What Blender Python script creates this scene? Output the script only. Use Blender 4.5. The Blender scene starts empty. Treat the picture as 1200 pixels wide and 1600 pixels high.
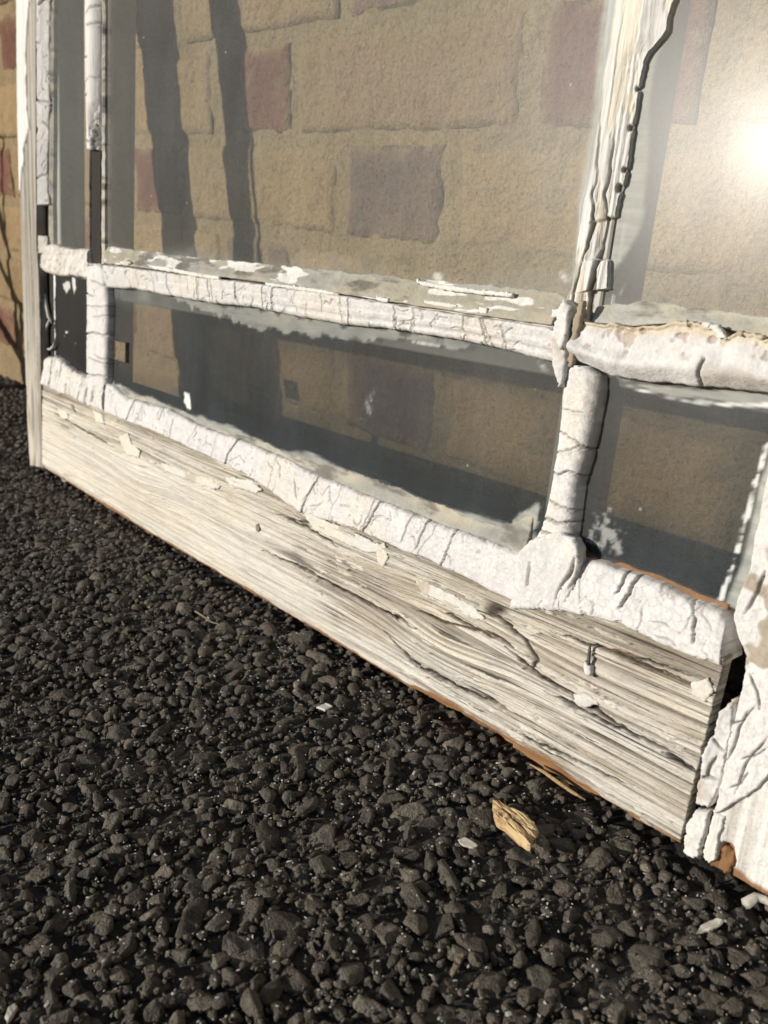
import bpy, bmesh, math, random
import numpy as np

random.seed(7)
rng = np.random.default_rng(7)
scene = bpy.context.scene

# ------------------------------------------------------------------ camera
# rows: sash direction, direction into the wall, up, each written in camera axes (right, down, forward)
ROT = np.array([[0.66318326, 0.25687444, -0.70299607],
                [0.74845539, -0.2295896, 0.62217614],
                [-0.00157944, -0.938778, -0.34451904]])
CAM = np.array([0.82352626, -0.26891787, 0.2430925])
FOC = 1289.0
LEAN = math.radians(7.0)
from mathutils import Matrix, Vector
cd = bpy.data.cameras.new('camera')
cam = bpy.data.objects.new('camera', cd)
scene.collection.objects.link(cam)
m = Matrix.Identity(4)
for i in range(3):
    m[i][0] = ROT[i][0]; m[i][1] = -ROT[i][1]; m[i][2] = -ROT[i][2]; m[i][3] = CAM[i]
cam.matrix_world = m
cd.sensor_fit = 'HORIZONTAL'; cd.sensor_width = 36.0
cd.lens = 36.0 * FOC / 1200.0
cd.clip_start = 0.01; cd.clip_end = 200.0
cd.dof.use_dof = True; cd.dof.focus_distance = 0.40; cd.dof.aperture_fstop = 20.0
scene.camera = cam

# ------------------------------------------------------------------ sky, sun, exposure
SUN = Vector((-0.430, -0.860, 0.275)).normalized()
world = bpy.data.worlds.new('World'); scene.world = world
world.use_nodes = True
wn = world.node_tree.nodes; wl = world.node_tree.links
wn.clear()
sky = wn.new('ShaderNodeTexSky'); sky.sky_type = 'NISHITA'; sky.sun_disc = False
sky.sun_elevation = math.asin(SUN.z)
sky.sun_rotation = math.atan2(SUN.x, SUN.y)
sky.air_density = 1.0; sky.dust_density = 0.6
bg = wn.new('ShaderNodeBackground'); bg.inputs['Strength'].default_value = 0.065
wo = wn.new('ShaderNodeOutputWorld')
wl.new(sky.outputs[0], bg.inputs[0]); wl.new(bg.outputs[0], wo.inputs[0])
sd = bpy.data.lights.new('sun', 'SUN'); sd.energy = 4.85; sd.angle = math.radians(0.55)
sd.color = (1.0, 0.95, 0.875)
so = bpy.data.objects.new('sun', sd); scene.collection.objects.link(so)
so.rotation_euler = SUN.to_track_quat('Z', 'Y').to_euler()
so.location = (-2, -4, 1.5)
vs = scene.view_settings
vs.view_transform = 'Standard'; vs.look = 'None'; vs.exposure = 0.0; vs.gamma = 1.0
vs.use_curve_mapping = False
scene.cycles.transparent_max_bounces = 16
scene.cycles.max_bounces = 5

# ------------------------------------------------------------------ helpers
NW = np.array([0, -math.cos(LEAN), math.sin(LEAN)])
VW = np.array([0, math.sin(LEAN), math.cos(LEAN)])


def S(pts, d=0.0):
    """points of the photograph -> (u, v) on the sash at depth d (metres, + towards the viewer)"""
    out = []
    for x, y in pts:
        r = ROT @ np.array([x - 600.0, y - 800.0, FOC])
        t = (d - CAM @ NW) / (r @ NW)
        P = CAM + r * t
        out.append((P[0], P @ VW))
    return np.array(out)


def G(x, y, z=-0.005):
    r = ROT @ np.array([x - 600.0, y - 800.0, FOC])
    t = (z - CAM[2]) / r[2]
    return CAM + r * t


def to_px(P):
    c = (np.asarray(P) - CAM) @ ROT
    return 600 + FOC * c[..., 0] / c[..., 2], 800 + FOC * c[..., 1] / c[..., 2], c[..., 2]


def hsh(x, y, seed):
    x = x.astype(np.int64); y = y.astype(np.int64)
    n = (x * 374761393 + y * 668265263 + seed * 362437) & 0xFFFFFFFF
    n = ((n ^ (n >> 13)) * 1274126177) & 0xFFFFFFFF
    n = ((n ^ (n >> 16)) * 2246822519) & 0xFFFFFFFF
    n = n ^ (n >> 15)
    return (n & 0xFFFFFF) / float(0xFFFFFF)


def vn(x, y, seed=0):
    x, y = np.broadcast_arrays(np.asarray(x, float), np.asarray(y, float))
    xi = np.floor(x); yi = np.floor(y)
    fx = x - xi; fy = y - yi
    fx = fx * fx * (3 - 2 * fx); fy = fy * fy * (3 - 2 * fy)
    a = hsh(xi, yi, seed); b = hsh(xi + 1, yi, seed)
    c = hsh(xi, yi + 1, seed); d = hsh(xi + 1, yi + 1, seed)
    return (a * (1 - fx) + b * fx) * (1 - fy) + (c * (1 - fx) + d * fx) * fy


def fbm(x, y, seed=0, octv=4, gain=0.5):
    t = 0; a = 1.0; s = 0
    for o in range(octv):
        t = t + a * vn(x * 2 ** o + 13.7 * o, y * 2 ** o + 7.3 * o, seed + o * 31)
        s += a; a *= gain
    return t / s


def sst(a, b, x):
    t = np.clip((x - a) / (b - a), 0, 1)
    return t * t * (3 - 2 * t)


def mixc(a, b, t):
    return np.asarray(a) * (1 - t[..., None]) + np.asarray(b) * t[..., None]


def tag(o, label=None, cat=None, group=None, kind=None):
    if label: o['label'] = label
    if cat: o['category'] = cat
    if group: o['group'] = group
    if kind: o['kind'] = kind
    return o


def link(name, me, mat=None, parent=None):
    o = bpy.data.objects.new(name, me)
    scene.collection.objects.link(o)
    if mat is not None and me is not None:
        for mm in (mat if isinstance(mat, (list, tuple)) else [mat]):
            me.materials.append(mm)
    if parent: o.parent = parent
    return o


def raw_mesh(name, verts, faces, smooth=True, col=None):
    """verts (n,3) array, faces (k,3|4) array"""
    me = bpy.data.meshes.new(name)
    verts = np.asarray(verts, np.float32); faces = np.asarray(faces, np.int32)
    k, w = faces.shape
    me.vertices.add(len(verts)); me.vertices.foreach_set('co', verts.ravel())
    me.loops.add(k * w); me.loops.foreach_set('vertex_index', faces.ravel())
    me.polygons.add(k)
    me.polygons.foreach_set('loop_start', np.arange(0, k * w, w, dtype=np.int32))
    me.polygons.foreach_set('loop_total', np.full(k, w, np.int32))
    me.polygons.foreach_set('use_smooth', np.full(k, bool(smooth)))
    me.update(calc_edges=True)
    if col is not None:
        at = me.color_attributes.new('Col', 'FLOAT_COLOR', 'POINT')
        c4 = np.ones((len(verts), 4), np.float32); c4[:, :col.shape[-1]] = col
        at.data.foreach_set('color', c4.ravel())
    return me


def grid_faces(m, n, off=0):
    i = np.arange(m - 1)[:, None] * n + np.arange(n - 1)[None, :] + off
    return np.stack([i, i + n, i + n + 1, i + 1], -1).reshape(-1, 4)


def loc(U, V, D):
    """sash (u, v, depth) -> local mesh coordinates of the sash"""
    return np.stack([U, -D, V], -1)


def strip(name, lo, hi, hfun, cfun, mat, parent, axis='u', ds=0.0007, nt=40, base=-0.014,
          jit=(0.0004, 0.0004), seed=1, dense=None):
    """a run of wood, paint or putty between two traced edges, with real relief and returned edges"""
    lo = np.asarray(lo, float); hi = np.asarray(hi, float)
    if axis == 'v':
        lo = lo[:, ::-1]; hi = hi[:, ::-1]
    L = max(abs(lo[-1, 0] - lo[0, 0]), abs(hi[-1, 0] - hi[0, 0]))
    if dense is None:
        s = np.linspace(0, 1, max(3, int(L / ds)))
    else:
        s = np.concatenate([np.linspace(0, dense, int(L * dense / ds)), np.linspace(dense, 1, 40)[1:]])
    t = np.linspace(0, 1, nt)
    al = lo[0, 0] + s * (lo[-1, 0] - lo[0, 0]); ah = hi[0, 0] + s * (hi[-1, 0] - hi[0, 0])
    sg = 1 if lo[-1, 0] > lo[0, 0] else -1
    bl = np.interp(al * sg, lo[:, 0] * sg, lo[:, 1]); bh = np.interp(ah * sg, hi[:, 0] * sg, hi[:, 1])
    z = np.zeros_like(s)
    bl = bl + jit[0] * (fbm(al * 160, z, seed, 4, .7) - .5) * 2.6
    bh = bh + jit[1] * (fbm(ah * 160, z + 5, seed + 9, 4, .7) - .5) * 2.6
    T = np.broadcast_to(t[None, :], (len(s), nt)); Sx = np.broadcast_to(s[:, None], (len(s), nt))
    A = al[:, None] * (1 - T) + ah[:, None] * T
    B = bl[:, None] * (1 - T) + bh[:, None] * T
    U, V = (A, B) if axis == 'u' else (B, A)
    wid = np.abs(bh - bl)[:, None] * np.ones_like(T)
    q = dict(U=U, V=V, A=A, B=B, S=Sx, T=T, W=wid)
    H, aux = hfun(q)
    q['H'] = H; q['X'] = aux
    Cc = cfun(q)
    Ue = np.pad(U, 1, mode='edge'); Ve = np.pad(V, 1, mode='edge'); He = np.pad(H, 1, mode='edge')
    He[0, :] = np.minimum(He[0, :], base); He[-1, :] = np.minimum(He[-1, :], base)
    He[:, 0] = np.minimum(He[:, 0], base); He[:, -1] = np.minimum(He[:, -1], base)
    Ce = np.pad(Cc, ((1, 1), (1, 1), (0, 0)), mode='edge')
    P = loc(Ue, Ve, He).reshape(-1, 3)
    F = grid_faces(*Ue.shape)
    c = Ue.shape[0] // 2 * Ue.shape[1] + Ue.shape[1] // 2
    n_ = Ue.shape[1]
    nn = np.cross(P[c + n_] - P[c], P[c + 1] - P[c])
    if nn[1] > 0: F = F[:, ::-1]
    me = raw_mesh(name, P, F, True, Ce.reshape(-1, 3))
    if isinstance(aux, dict) and 'g' in aux:
        gr = np.pad(np.stack([A, aux['g'], aux['zone']], -1), ((1, 1), (1, 1), (0, 0)), mode='edge')
        at = me.attributes.new('grn', 'FLOAT_VECTOR', 'POINT')
        at.data.foreach_set('vector', gr.astype(np.float32).ravel())
    return link(name, me, mat, parent)


def tcracks(q, cr, seed):
    """cracks across a run. returns groove depth and the small offset of each slab"""
    A, T = q['A'], q['T']
    D = np.zeros_like(A); off = np.zeros_like(A); mask = np.zeros_like(A)
    r = np.random.default_rng(seed)
    for k, (a, slope, w, dep, t0, t1) in enumerate(cr):
        x = A - (a + slope * (T - .5) + (fbm(T * 3, T * 0 + k, seed + k, 4, .6) - .5) * .0045)
        on = sst(t0 - .08, t0 + .02, T) * (1 - sst(t1 - .02, t1 + .08, T))
        mm = np.exp(-(x / w) ** 2) * on
        off = off + .0003 * np.exp(-(np.abs(x) - w * 2.2) ** 2 / (w * 1.6) ** 2) * on
        D = np.maximum(D, dep * mm); mask = np.maximum(mask, mm)
        o = (r.random() - .5) * .0007
        off = off + (sst(-.0003, .0003, x) * o) * on
    return D, off, mask


def rand_cracks(a0, a1, n, seed, wmin=.0003, wmax=.0009):
    r = np.random.default_rng(seed); out = []
    for k in range(n):
        a = a0 + (a1 - a0) * (k + r.uniform(.1, .9)) / n
        full = r.random() < .5
        t0, t1 = (-.2, 1.2) if full else ((-.2, r.uniform(.3, .8)) if r.random() < .5 else (r.uniform(.2, .6), 1.2))
        out.append((a, r.uniform(-.006, .006), r.uniform(wmin, wmax), r.uniform(.001, .003), t0, t1))
    return out


def poly_groove(U, V, pts, w, dep, taper=True):
    D = np.zeros_like(U)
    pts = np.asarray(pts); n = len(pts) - 1
    for i in range(n):
        p, e = pts[i], pts[i + 1]
        lo_ = np.minimum(p, e) - 4 * w; hi_ = np.maximum(p, e) + 4 * w
        M = (U > lo_[0]) & (U < hi_[0]) & (V > lo_[1]) & (V < hi_[1])
        if not M.any(): continue
        x = U[M] - p[0]; y = V[M] - p[1]; d = e - p; L2 = d @ d
        t = np.clip((x * d[0] + y * d[1]) / L2, 0, 1)
        dist = np.hypot(x - t * d[0], y - t * d[1])
        f = (i + t) / n
        ww = w * (np.clip(np.minimum(f, 1 - f) * 5, .25, 1) if taper else 1)
        D[M] = np.maximum(D[M], dep * np.exp(-(dist / ww) ** 2))
    return D


def in_poly(U, V, poly):
    poly = np.asarray(poly); c = np.zeros(U.shape, bool); j = len(poly) - 1
    for i in range(len(poly)):
        xi, yi = poly[i]; xj, yj = poly[j]
        c ^= ((yi > V) != (yj > V)) & (U < (xj - xi) * (V - yi) / (yj - yi + 1e-12) + xi)
        j = i
    return c


def poly_sd(U, V, poly):
    """signed distance to a polygon, + inside"""
    poly = np.asarray(poly); d = np.full(U.shape, 9.0)
    for i in range(len(poly)):
        p = poly[i]; e = poly[(i + 1) % len(poly)] - p
        x = U - p[0]; y = V - p[1]
        t = np.clip((x * e[0] + y * e[1]) / (e @ e + 1e-12), 0, 1)
        d = np.minimum(d, np.hypot(x - t * e[0], y - t * e[1]))
    return np.where(in_poly(U, V, poly), d, -d)


# ------------------------------------------------------------------ materials
class NT:
    def __init__(self, name):
        self.m = bpy.data.materials.new(name); self.m.use_nodes = True
        self.t = self.m.node_tree; self.t.nodes.clear()
        self.out = self.n('ShaderNodeOutputMaterial')

    def n(self, typ, **kw):
        x = self.t.nodes.new(typ)
        for k, v in kw.items():
            if k in x.inputs.keys() if isinstance(k, str) else False:
                x.inputs[k].default_value = v
            else:
                setattr(x, k, v)
        return x

    def l(self, a, b): self.t.links.new(a, b)

    def noise(self, scale, detail=4, rough=.6, vec=None):
        x = self.n('ShaderNodeTexNoise'); x.inputs['Scale'].default_value = scale
        x.inputs['Detail'].default_value = detail; x.inputs['Roughness'].default_value = rough
        if vec is not None: self.l(vec, x.inputs['Vector'])
        return x.outputs['Fac']

    def ramp(self, fac, stops):
        x = self.n('ShaderNodeValToRGB'); e = x.color_ramp.elements
        while len(e) < len(stops): e.new(.5)
        for el, (p, c) in zip(e, stops):
            el.position = p; el.color = (*c, 1) if not np.isscalar(c) else (c, c, c, 1)
        self.l(fac, x.inputs[0]); return x.outputs[0]

    def mix(self, fac, a, b, mode='MIX'):
        x = self.n('ShaderNodeMix', data_type='RGBA', blend_type=mode)
        for s, v in ((x.inputs[0], fac), (x.inputs[6], a), (x.inputs[7], b)):
            if hasattr(v, 'is_linked'): self.l(v, s)
            else: s.default_value = v if np.isscalar(v) else (*v, 1)
        return x.outputs[2]

    def math(self, op, a, b=0.0):
        x = self.n('ShaderNodeMath', operation=op)
        for s, v in ((x.inputs[0], a), (x.inputs[1], b)):
            if hasattr(v, 'is_linked'): self.l(v, s)
            else: s.default_value = v
        return x.outputs[0]

    def bump(self, h, dist, strength=1.0, nrm=None):
        x = self.n('ShaderNodeBump'); x.inputs['Distance'].default_value = dist
        x.inputs['Strength'].default_value = strength
        self.l(h, x.inputs['Height'])
        if nrm is not None: self.l(nrm, x.inputs['Normal'])
        return x.outputs[0]

    def coord(self, stretch=None):
        c = self.n('ShaderNodeTexCoord').outputs['Object']
        if stretch:
            mp = self.n('ShaderNodeMapping'); mp.inputs['Scale'].default_value = stretch
            self.l(c, mp.inputs[0]); c = mp.outputs[0]
        return c

    def pbr(self, col, rough=.7, nrm=None, spec=.3):
        p = self.n('ShaderNodeBsdfPrincipled')
        for s, v in (('Base Color', col), ('Roughness', rough)):
            if hasattr(v, 'is_linked'): self.l(v, p.inputs[s])
            else: p.inputs[s].default_value = v if np.isscalar(v) else (*v, 1)
        p.inputs['Specular IOR Level'].default_value = spec
        if nrm is not None: self.l(nrm, p.inputs['Normal'])
        self.l(p.outputs[0], self.out.inputs[0]); return p


def mat_relief(name, craq=None, stretch=None, fine=900, fdist=.00025, vari=.16, rough=.72, spots=None):
    """painted / bare surface whose colour map lives on the mesh; nodes add grain, crazing and wear"""
    t = NT(name)
    col = t.n('ShaderNodeAttribute', attribute_name='Col').outputs['Color']
    c = t.coord(stretch)
    n1 = t.noise(140, 5, .6, c); n2 = t.noise(fine, 3, .6, c)
    col = t.mix(1.0, col, t.ramp(n1, [(.25, 1 - vari), (.75, 1.0)]), 'MULTIPLY')
    col = t.mix(.5, col, t.ramp(n2, [(.3, .82), (.6, 1.0)]), 'MULTIPLY')
    nb = t.bump(n2, fdist)
    nb = t.bump(n1, .0008, .6, nb)
    if craq:
        w = t.n('ShaderNodeTexNoise'); w.inputs['Scale'].default_value = 180
        v = t.n('ShaderNodeVectorMath', operation='SCALE'); t.l(w.outputs['Color'], v.inputs[0]); v.inputs['Scale'].default_value = .004
        v2 = t.n('ShaderNodeVectorMath', operation='ADD'); t.l(t.coord(), v2.inputs[0]); t.l(v.outputs[0], v2.inputs[1])
        vo = t.n('ShaderNodeTexVoronoi', feature='DISTANCE_TO_EDGE'); vo.inputs['Scale'].default_value = craq
        t.l(v2.outputs[0], vo.inputs['Vector'])
        big = t.noise(70, 3, .5)
        wd = t.math('MULTIPLY', t.ramp(big, [(.45, 0.0), (.68, 1.0)]), .05)
        h = t.math('DIVIDE', vo.outputs['Distance'], t.math('ADD', wd, .012))
        h = t.math('MINIMUM', h, 1.0)
        h = t.math('MAXIMUM', h, t.ramp(t.noise(95, 3, .6), [(.40, 1.0), (.62, .25)]))
        nb = t.bump(h, .0002, .7, nb)
        col = t.mix(1.0, col, t.ramp(h, [(0, .80), (.8, 1.0)]), 'MULTIPLY')
    t.pbr(col, rough, nb, .25)
    return t.m


M_LAV = mat_relief('cracked_white_paint', craq=330)
M_LAV2 = mat_relief('cracked_white_paint_coarse', craq=250)


def mat_grain(name):
    """weathered timber: fibres follow the grain coordinate carried by the mesh"""
    t = NT(name)
    col = t.n('ShaderNodeAttribute', attribute_name='Col').outputs['Color']
    sp = t.n('ShaderNodeSeparateXYZ'); t.l(t.n('ShaderNodeAttribute', attribute_name='grn').outputs['Vector'], sp.inputs[0])

    def fib(fu, fg, detail=5, rough=.65):
        c = t.n('ShaderNodeCombineXYZ')
        t.l(t.math('MULTIPLY', sp.outputs[0], fu), c.inputs[0]); t.l(t.math('MULTIPLY', sp.outputs[1], fg), c.inputs[1])
        return t.noise(1.0, detail, rough, c.outputs[0])
    f1 = fib(11, 720); f2 = fib(26, 1700, 3); f3 = fib(5, 260, 4); ck = fib(9, 420, 6, .75)
    zone = sp.outputs[2]
    dk = t.ramp(f1, [(.355, .20), (.43, 1.0)])
    dk2 = t.ramp(f2, [(.34, .42), (.45, 1.0)])
    zz = t.ramp(zone, [(0.0, .30), (.7, 1.0)])
    col = t.mix(zz, col, t.mix(1.0, col, dk, 'MULTIPLY'))
    col = t.mix(t.math('MULTIPLY', zz, .8), col, t.mix(1.0, col, dk2, 'MULTIPLY'))
    col = t.mix(t.math('MULTIPLY', t.ramp(f3, [(.52, 0.0), (.68, .45)]), zz), col, (.40, .31, .20))
    crk = t.ramp(ck, [(.30, 0.0), (.34, 1.0)])
    col = t.mix(1.0, col, t.ramp(crk, [(0, .10), (1, 1.0)]), 'MULTIPLY')
    # crazed flakes across the grain
    c = t.n('ShaderNodeCombineXYZ'); t.l(t.math('MULTIPLY', sp.outputs[0], 260), c.inputs[0]); t.l(t.math('MULTIPLY', sp.outputs[1], 620), c.inputs[1])
    vo = t.n('ShaderNodeTexVoronoi', feature='DISTANCE_TO_EDGE'); vo.inputs['Scale'].default_value = 1.0; t.l(c.outputs[0], vo.inputs['Vector'])
    fl = t.math('MAXIMUM', t.ramp(vo.outputs['Distance'], [(.0, 0.0), (.07, 1.0)]), t.ramp(t.noise(40, 3, .6), [(.45, 1.0), (.6, .3)]))
    col = t.mix(1.0, col, t.ramp(fl, [(0, .78), (1, 1.0)]), 'MULTIPLY')
    nb = t.bump(f2, .0006, .9, t.bump(f1, .0012, 1.0, t.bump(crk, .0012, .9, t.bump(fl, .0002, .8))))
    nb = t.bump(t.noise(1500, 3, .6), .0002, .8, nb)
    t.pbr(col, .78, nb, .2)
    return t.m


M_RAIL = mat_grain('weathered_painted_timber')
M_EDGE = mat_relief('bare_timber_edge', stretch=(.12, 1, 1), fine=1100, fdist=.0004, vari=.3)
M_STILE = mat_relief('weathered_stile_timber', stretch=(1, 1, .1), fine=1100, fdist=.0005, vari=.25)
M_OLD = mat_relief('old_grey_putty', fine=700, fdist=.0004, vari=.3)


def mat_plain(name, c, vari=.25, scale=60, rough=.7, stretch=None, bump=.0004, spec=.3):
    t = NT(name); co = t.coord(stretch)
    n = t.noise(scale, 5, .6, co); n2 = t.noise(scale * 7, 4, .6, co)
    col = t.mix(1.0, c, t.ramp(n, [(.3, 1 - vari), (.7, 1.0)]), 'MULTIPLY')
    col = t.mix(.6, col, t.ramp(n2, [(.3, .75), (.65, 1.0)]), 'MULTIPLY')
    t.pbr(col, rough, t.bump(n2, bump, 1, t.bump(n, bump * 2)), spec)
    return t.m


M_INT = mat_plain('interior_paint', (.46, .45, .41), .12, 40, .6, None, .0001)
M_ROT = mat_plain('rotten_brown_timber', (.19, .105, .052), .5, 90, .85, (.2, 1, 1), .0012)
M_SHADEWOOD = mat_plain('recess_shade_timber', (.034, .027, .021), .4, 90, .85, (1, 1, .2), .0008)  # bare timber blackened so its colour holds the shade of deep slots
M_CHIP = mat_plain('fresh_split_timber', (.50, .34, .17), .35, 120, .8, (1, .12, 1), .001)
M_FLAKE = mat_plain('pale_paint_flake', (.55, .51, .44), .25, 150, .75, None, .0003)
M_CRUMB = mat_plain('white_crumb', (.62, .60, .55), .2, 150, .75, None, .0002)
M_TWIG = mat_plain('dry_twig', (.22, .18, .12), .3, 150, .8, None, .0003)
M_CORK = mat_plain('speckled_cork', (.34, .27, .19), .6, 500, .9, None, .0006)
M_NAIL = mat_plain('grey_nail_metal', (.12, .11, .10), .3, 300, .6, None, .0002)


def mat_stone(name, per):
    t = NT(name)
    co = t.coord()
    if per == 'OBJ':
        rnd = t.n('ShaderNodeObjectInfo').outputs['Random']
        gm = t.n('ShaderNodeNewGeometry'); co = gm.outputs['Position']
    else:
        gm = t.n('ShaderNodeNewGeometry'); rnd = gm.outputs['Random Per Island']; co = gm.outputs['Position']
    n1 = t.noise(220, 5, .65, co); n2 = t.noise(1100, 4, .6, co)
    base = t.ramp(rnd, [(0, (.078, .064, .049)), (.35, (.128, .106, .080)), (.7, (.103, .090, .071)), (1, (.20, .17, .13))])
    col = t.mix(1.0, base, t.ramp(n1, [(.30, .45), (.68, 1.3)]), 'MULTIPLY')
    sp = t.ramp(n2, [(.66, 0.0), (.74, 1.0)])
    col = t.mix(t.math('MULTIPLY', sp, .35), col, (.22, .21, .19))
    nb = t.bump(n2, .0009, 1.0, t.bump(n1, .0035, 1.0))
    t.pbr(col, t.ramp(n1, [(.3, .5), (.7, .85)]), nb, .35)
    return t.m


M_STONE = mat_stone('asphalt_stone', 'OBJ')
M_STONES = mat_stone('asphalt_stones', 'ISLAND')

t = NT('asphalt_binder')
co = t.n('ShaderNodeNewGeometry').outputs['Position']
v = t.n('ShaderNodeTexVoronoi'); v.inputs['Scale'].default_value = 110; t.l(co, v.inputs['Vector'])
n2 = t.noise(900, 4, .6, co)
col = t.mix(1.0, t.ramp(v.outputs['Color'], [(0, (.020, .018, .016)), (1, (.05, .046, .04))]), t.ramp(n2, [(.3, .6), (.7, 1.2)]), 'MULTIPLY')
t.pbr(col, .8, t.bump(v.outputs['Distance'], -.004, 1, t.bump(n2, .0008)), .3)
M_BINDER = t.m


def mat_brick(name, c1, c2, c3):
    t = NT(name)
    co = t.n('ShaderNodeNewGeometry').outputs['Position']
    rnd = t.n('ShaderNodeObjectInfo').outputs['Random']
    n0 = t.noise(14, 4, .6, co); n1 = t.noise(70, 5, .65, co); n2 = t.noise(420, 5, .7, co)
    col = t.ramp(n0, [(.35, c1), (.65, c2)])
    col = t.mix(t.ramp(n1, [(.52, 0.0), (.72, .8)]), col, c3)
    col = t.mix(1.0, col, t.ramp(rnd, [(0, .84), (1, 1.08)]), 'MULTIPLY')
    col = t.mix(1.0, col, t.ramp(n2, [(.28, .62), (.55, 1.0)]), 'MULTIPLY')
    at = t.n('ShaderNodeAttribute', attribute_name='Col').outputs['Fac']
    col = t.mix(t.math('MULTIPLY', at, t.ramp(n1, [(.35, 0.0), (.55, 1.0)])), col, (.32, .236, .134))
    pit = t.ramp(t.noise(260, 2, .4, co), [(.26, 0.0), (.34, 1.0)])
    nb = t.bump(n1, .006, .9, t.bump(n2, .002, 1.0, t.bump(pit, .0022, .9)))
    t.pbr(col, .92, nb, .15)
    return t.m


M_BUFF = mat_brick('buff_brick', (.345, .240, .125), (.400, .285, .155), (.28, .195, .112))
M_PINK = mat_brick('pinkish_buff_brick', (.345, .238, .13), (.36, .24, .148), (.285, .19, .122))
M_RED = mat_brick('red_brick', (.20, .092, .066), (.235, .115, .08), (.15, .08, .062))
M_PURP = mat_brick('dark_purple_brick', (.20, .14, .115), (.25, .165, .125), (.135, .11, .10))
M_MORTAR = mat_brick('sandy_mortar', (.30, .222, .125), (.35, .262, .152), (.25, .185, .108))


def mat_glass(name, dust, dcol, dirt_shade, tint):
    t = NT(name)
    co = t.coord()
    sm = t.n('ShaderNodeAttribute', attribute_name='Col')       # r paint smear, g pale streak, b painted shade around the lit patches
    sep = t.n('ShaderNodeSeparateColor'); t.l(sm.outputs['Color'], sep.inputs[0])
    fr = t.n('ShaderNodeFresnel'); fr.inputs['IOR'].default_value = 1.5
    frs = t.math('MULTIPLY', fr.outputs[0], .5)
    wav = t.bump(t.noise(9, 2, .4, t.coord((1, 1, .35))), .0016, 1)
    tr = t.n('ShaderNodeBsdfTransparent'); tc = t.mix(sep.outputs[2], tint, tuple(c_ * .66 for c_ in tint)); t.l(tc, tr.inputs[0])  # blue channel deepens the tint: wall shade painted into the glass
    g1 = t.n('ShaderNodeBsdfGlossy'); g1.inputs['Roughness'].default_value = .33
    g2 = t.n('ShaderNodeBsdfGlossy'); g2.inputs['Roughness'].default_value = .19
    t.l(wav, g1.inputs['Normal']); t.l(wav, g2.inputs['Normal'])
    gm = t.n('ShaderNodeMixShader'); gm.inputs[0].default_value = .115
    t.l(g1.outputs[0], gm.inputs[1]); t.l(g2.outputs[0], gm.inputs[2])
    a = t.n('ShaderNodeMixShader'); t.l(frs, a.inputs[0]); t.l(tr.outputs[0], a.inputs[1]); t.l(gm.outputs[0], a.inputs[2])
    # dust: even film, wiped streaks, specks
    streak = t.noise(60, 4, .6, t.coord((1.4, 1, .18)))
    film = t.noise(18, 4, .6, co)
    grit = t.noise(1500, 2, .5, co)
    f = t.math('MULTIPLY', t.ramp(film, [(.3, .7), (.7, 1.2)]), dust)
    f = t.math('MULTIPLY', f, t.ramp(streak, [(.3, .8), (.7, 1.2)]))
    f = t.math('MULTIPLY', f, t.ramp(grit, [(.35, .75), (.65, 1.35)]))
    spk = t.n('ShaderNodeTexVoronoi'); spk.inputs['Scale'].default_value = 75; t.l(co, spk.inputs['Vector'])
    f = t.math('MAXIMUM', f, t.math('MULTIPLY', t.ramp(spk.outputs['Distance'], [(.05, 1.0), (.07, 0.0)]), t.ramp(t.noise(20, 1, .5, co), [(.52, 0.0), (.6, .6)])))
    dd = t.n('ShaderNodeBsdfDiffuse'); dd.inputs[0].default_value = (*dcol, 1)
    b = t.n('ShaderNodeMixShader'); t.l(f, b.inputs[0]); t.l(a.outputs[0], b.inputs[1]); t.l(dd.outputs[0], b.inputs[2])
    # brown speckled grime, sparser under the painted shade
    bd = t.n('ShaderNodeBsdfDiffuse'); bd.inputs[0].default_value = (.20, .14, .08, 1)
    sp = t.ramp(t.noise(420, 5, .75, co), [(.42, 0.0), (.62, 1.0)])
    bf = t.math('MULTIPLY', t.math('MULTIPLY', t.math('SUBTRACT', 1.05, sep.outputs[2]), sp), dirt_shade)
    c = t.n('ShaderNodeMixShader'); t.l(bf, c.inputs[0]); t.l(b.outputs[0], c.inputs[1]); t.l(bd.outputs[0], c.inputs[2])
    # brushed paint smears
    sc = t.ramp(t.noise(45, 4, .6, t.coord((.5, 1, .5))), [(.3, (.33, .345, .325)), (.55, (.42, .42, .38)), (.75, (.50, .48, .41))])
    sd_ = t.n('ShaderNodeBsdfDiffuse'); t.l(sc, sd_.inputs[0])
    brush = t.ramp(t.noise(220, 4, .65, t.coord((.16, 1, .9))), [(.25, .45), (.65, 1.0)])
    sf = t.math('MULTIPLY', sep.outputs[0], brush)
    d = t.n('ShaderNodeMixShader'); t.l(sf, d.inputs[0]); t.l(c.outputs[0], d.inputs[1]); t.l(sd_.outputs[0], d.inputs[2])
    wd = t.n('ShaderNodeBsdfDiffuse'); wd.inputs[0].default_value = (.72, .72, .69, 1)
    e = t.n('ShaderNodeMixShader'); t.l(sep.outputs[1], e.inputs[0]); t.l(d.outputs[0], e.inputs[1]); t.l(wd.outputs[0], e.inputs[2])
    t.l(e.outputs[0], t.out.inputs[0])
    return t.m


M_GLASS = mat_glass('dusty_glass', .085, (.38, .40, .40), .0, (.93, .95, .94))
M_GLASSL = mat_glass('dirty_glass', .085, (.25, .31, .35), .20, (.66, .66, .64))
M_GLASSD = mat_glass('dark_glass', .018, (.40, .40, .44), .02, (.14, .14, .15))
t = NT('glass_back')
tr = t.n('ShaderNodeBsdfTransparent'); tr.inputs[0].default_value = (.97, .98, .97, 1)
t.l(tr.outputs[0], t.out.inputs[0])
M_GBACK = t.m

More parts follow.
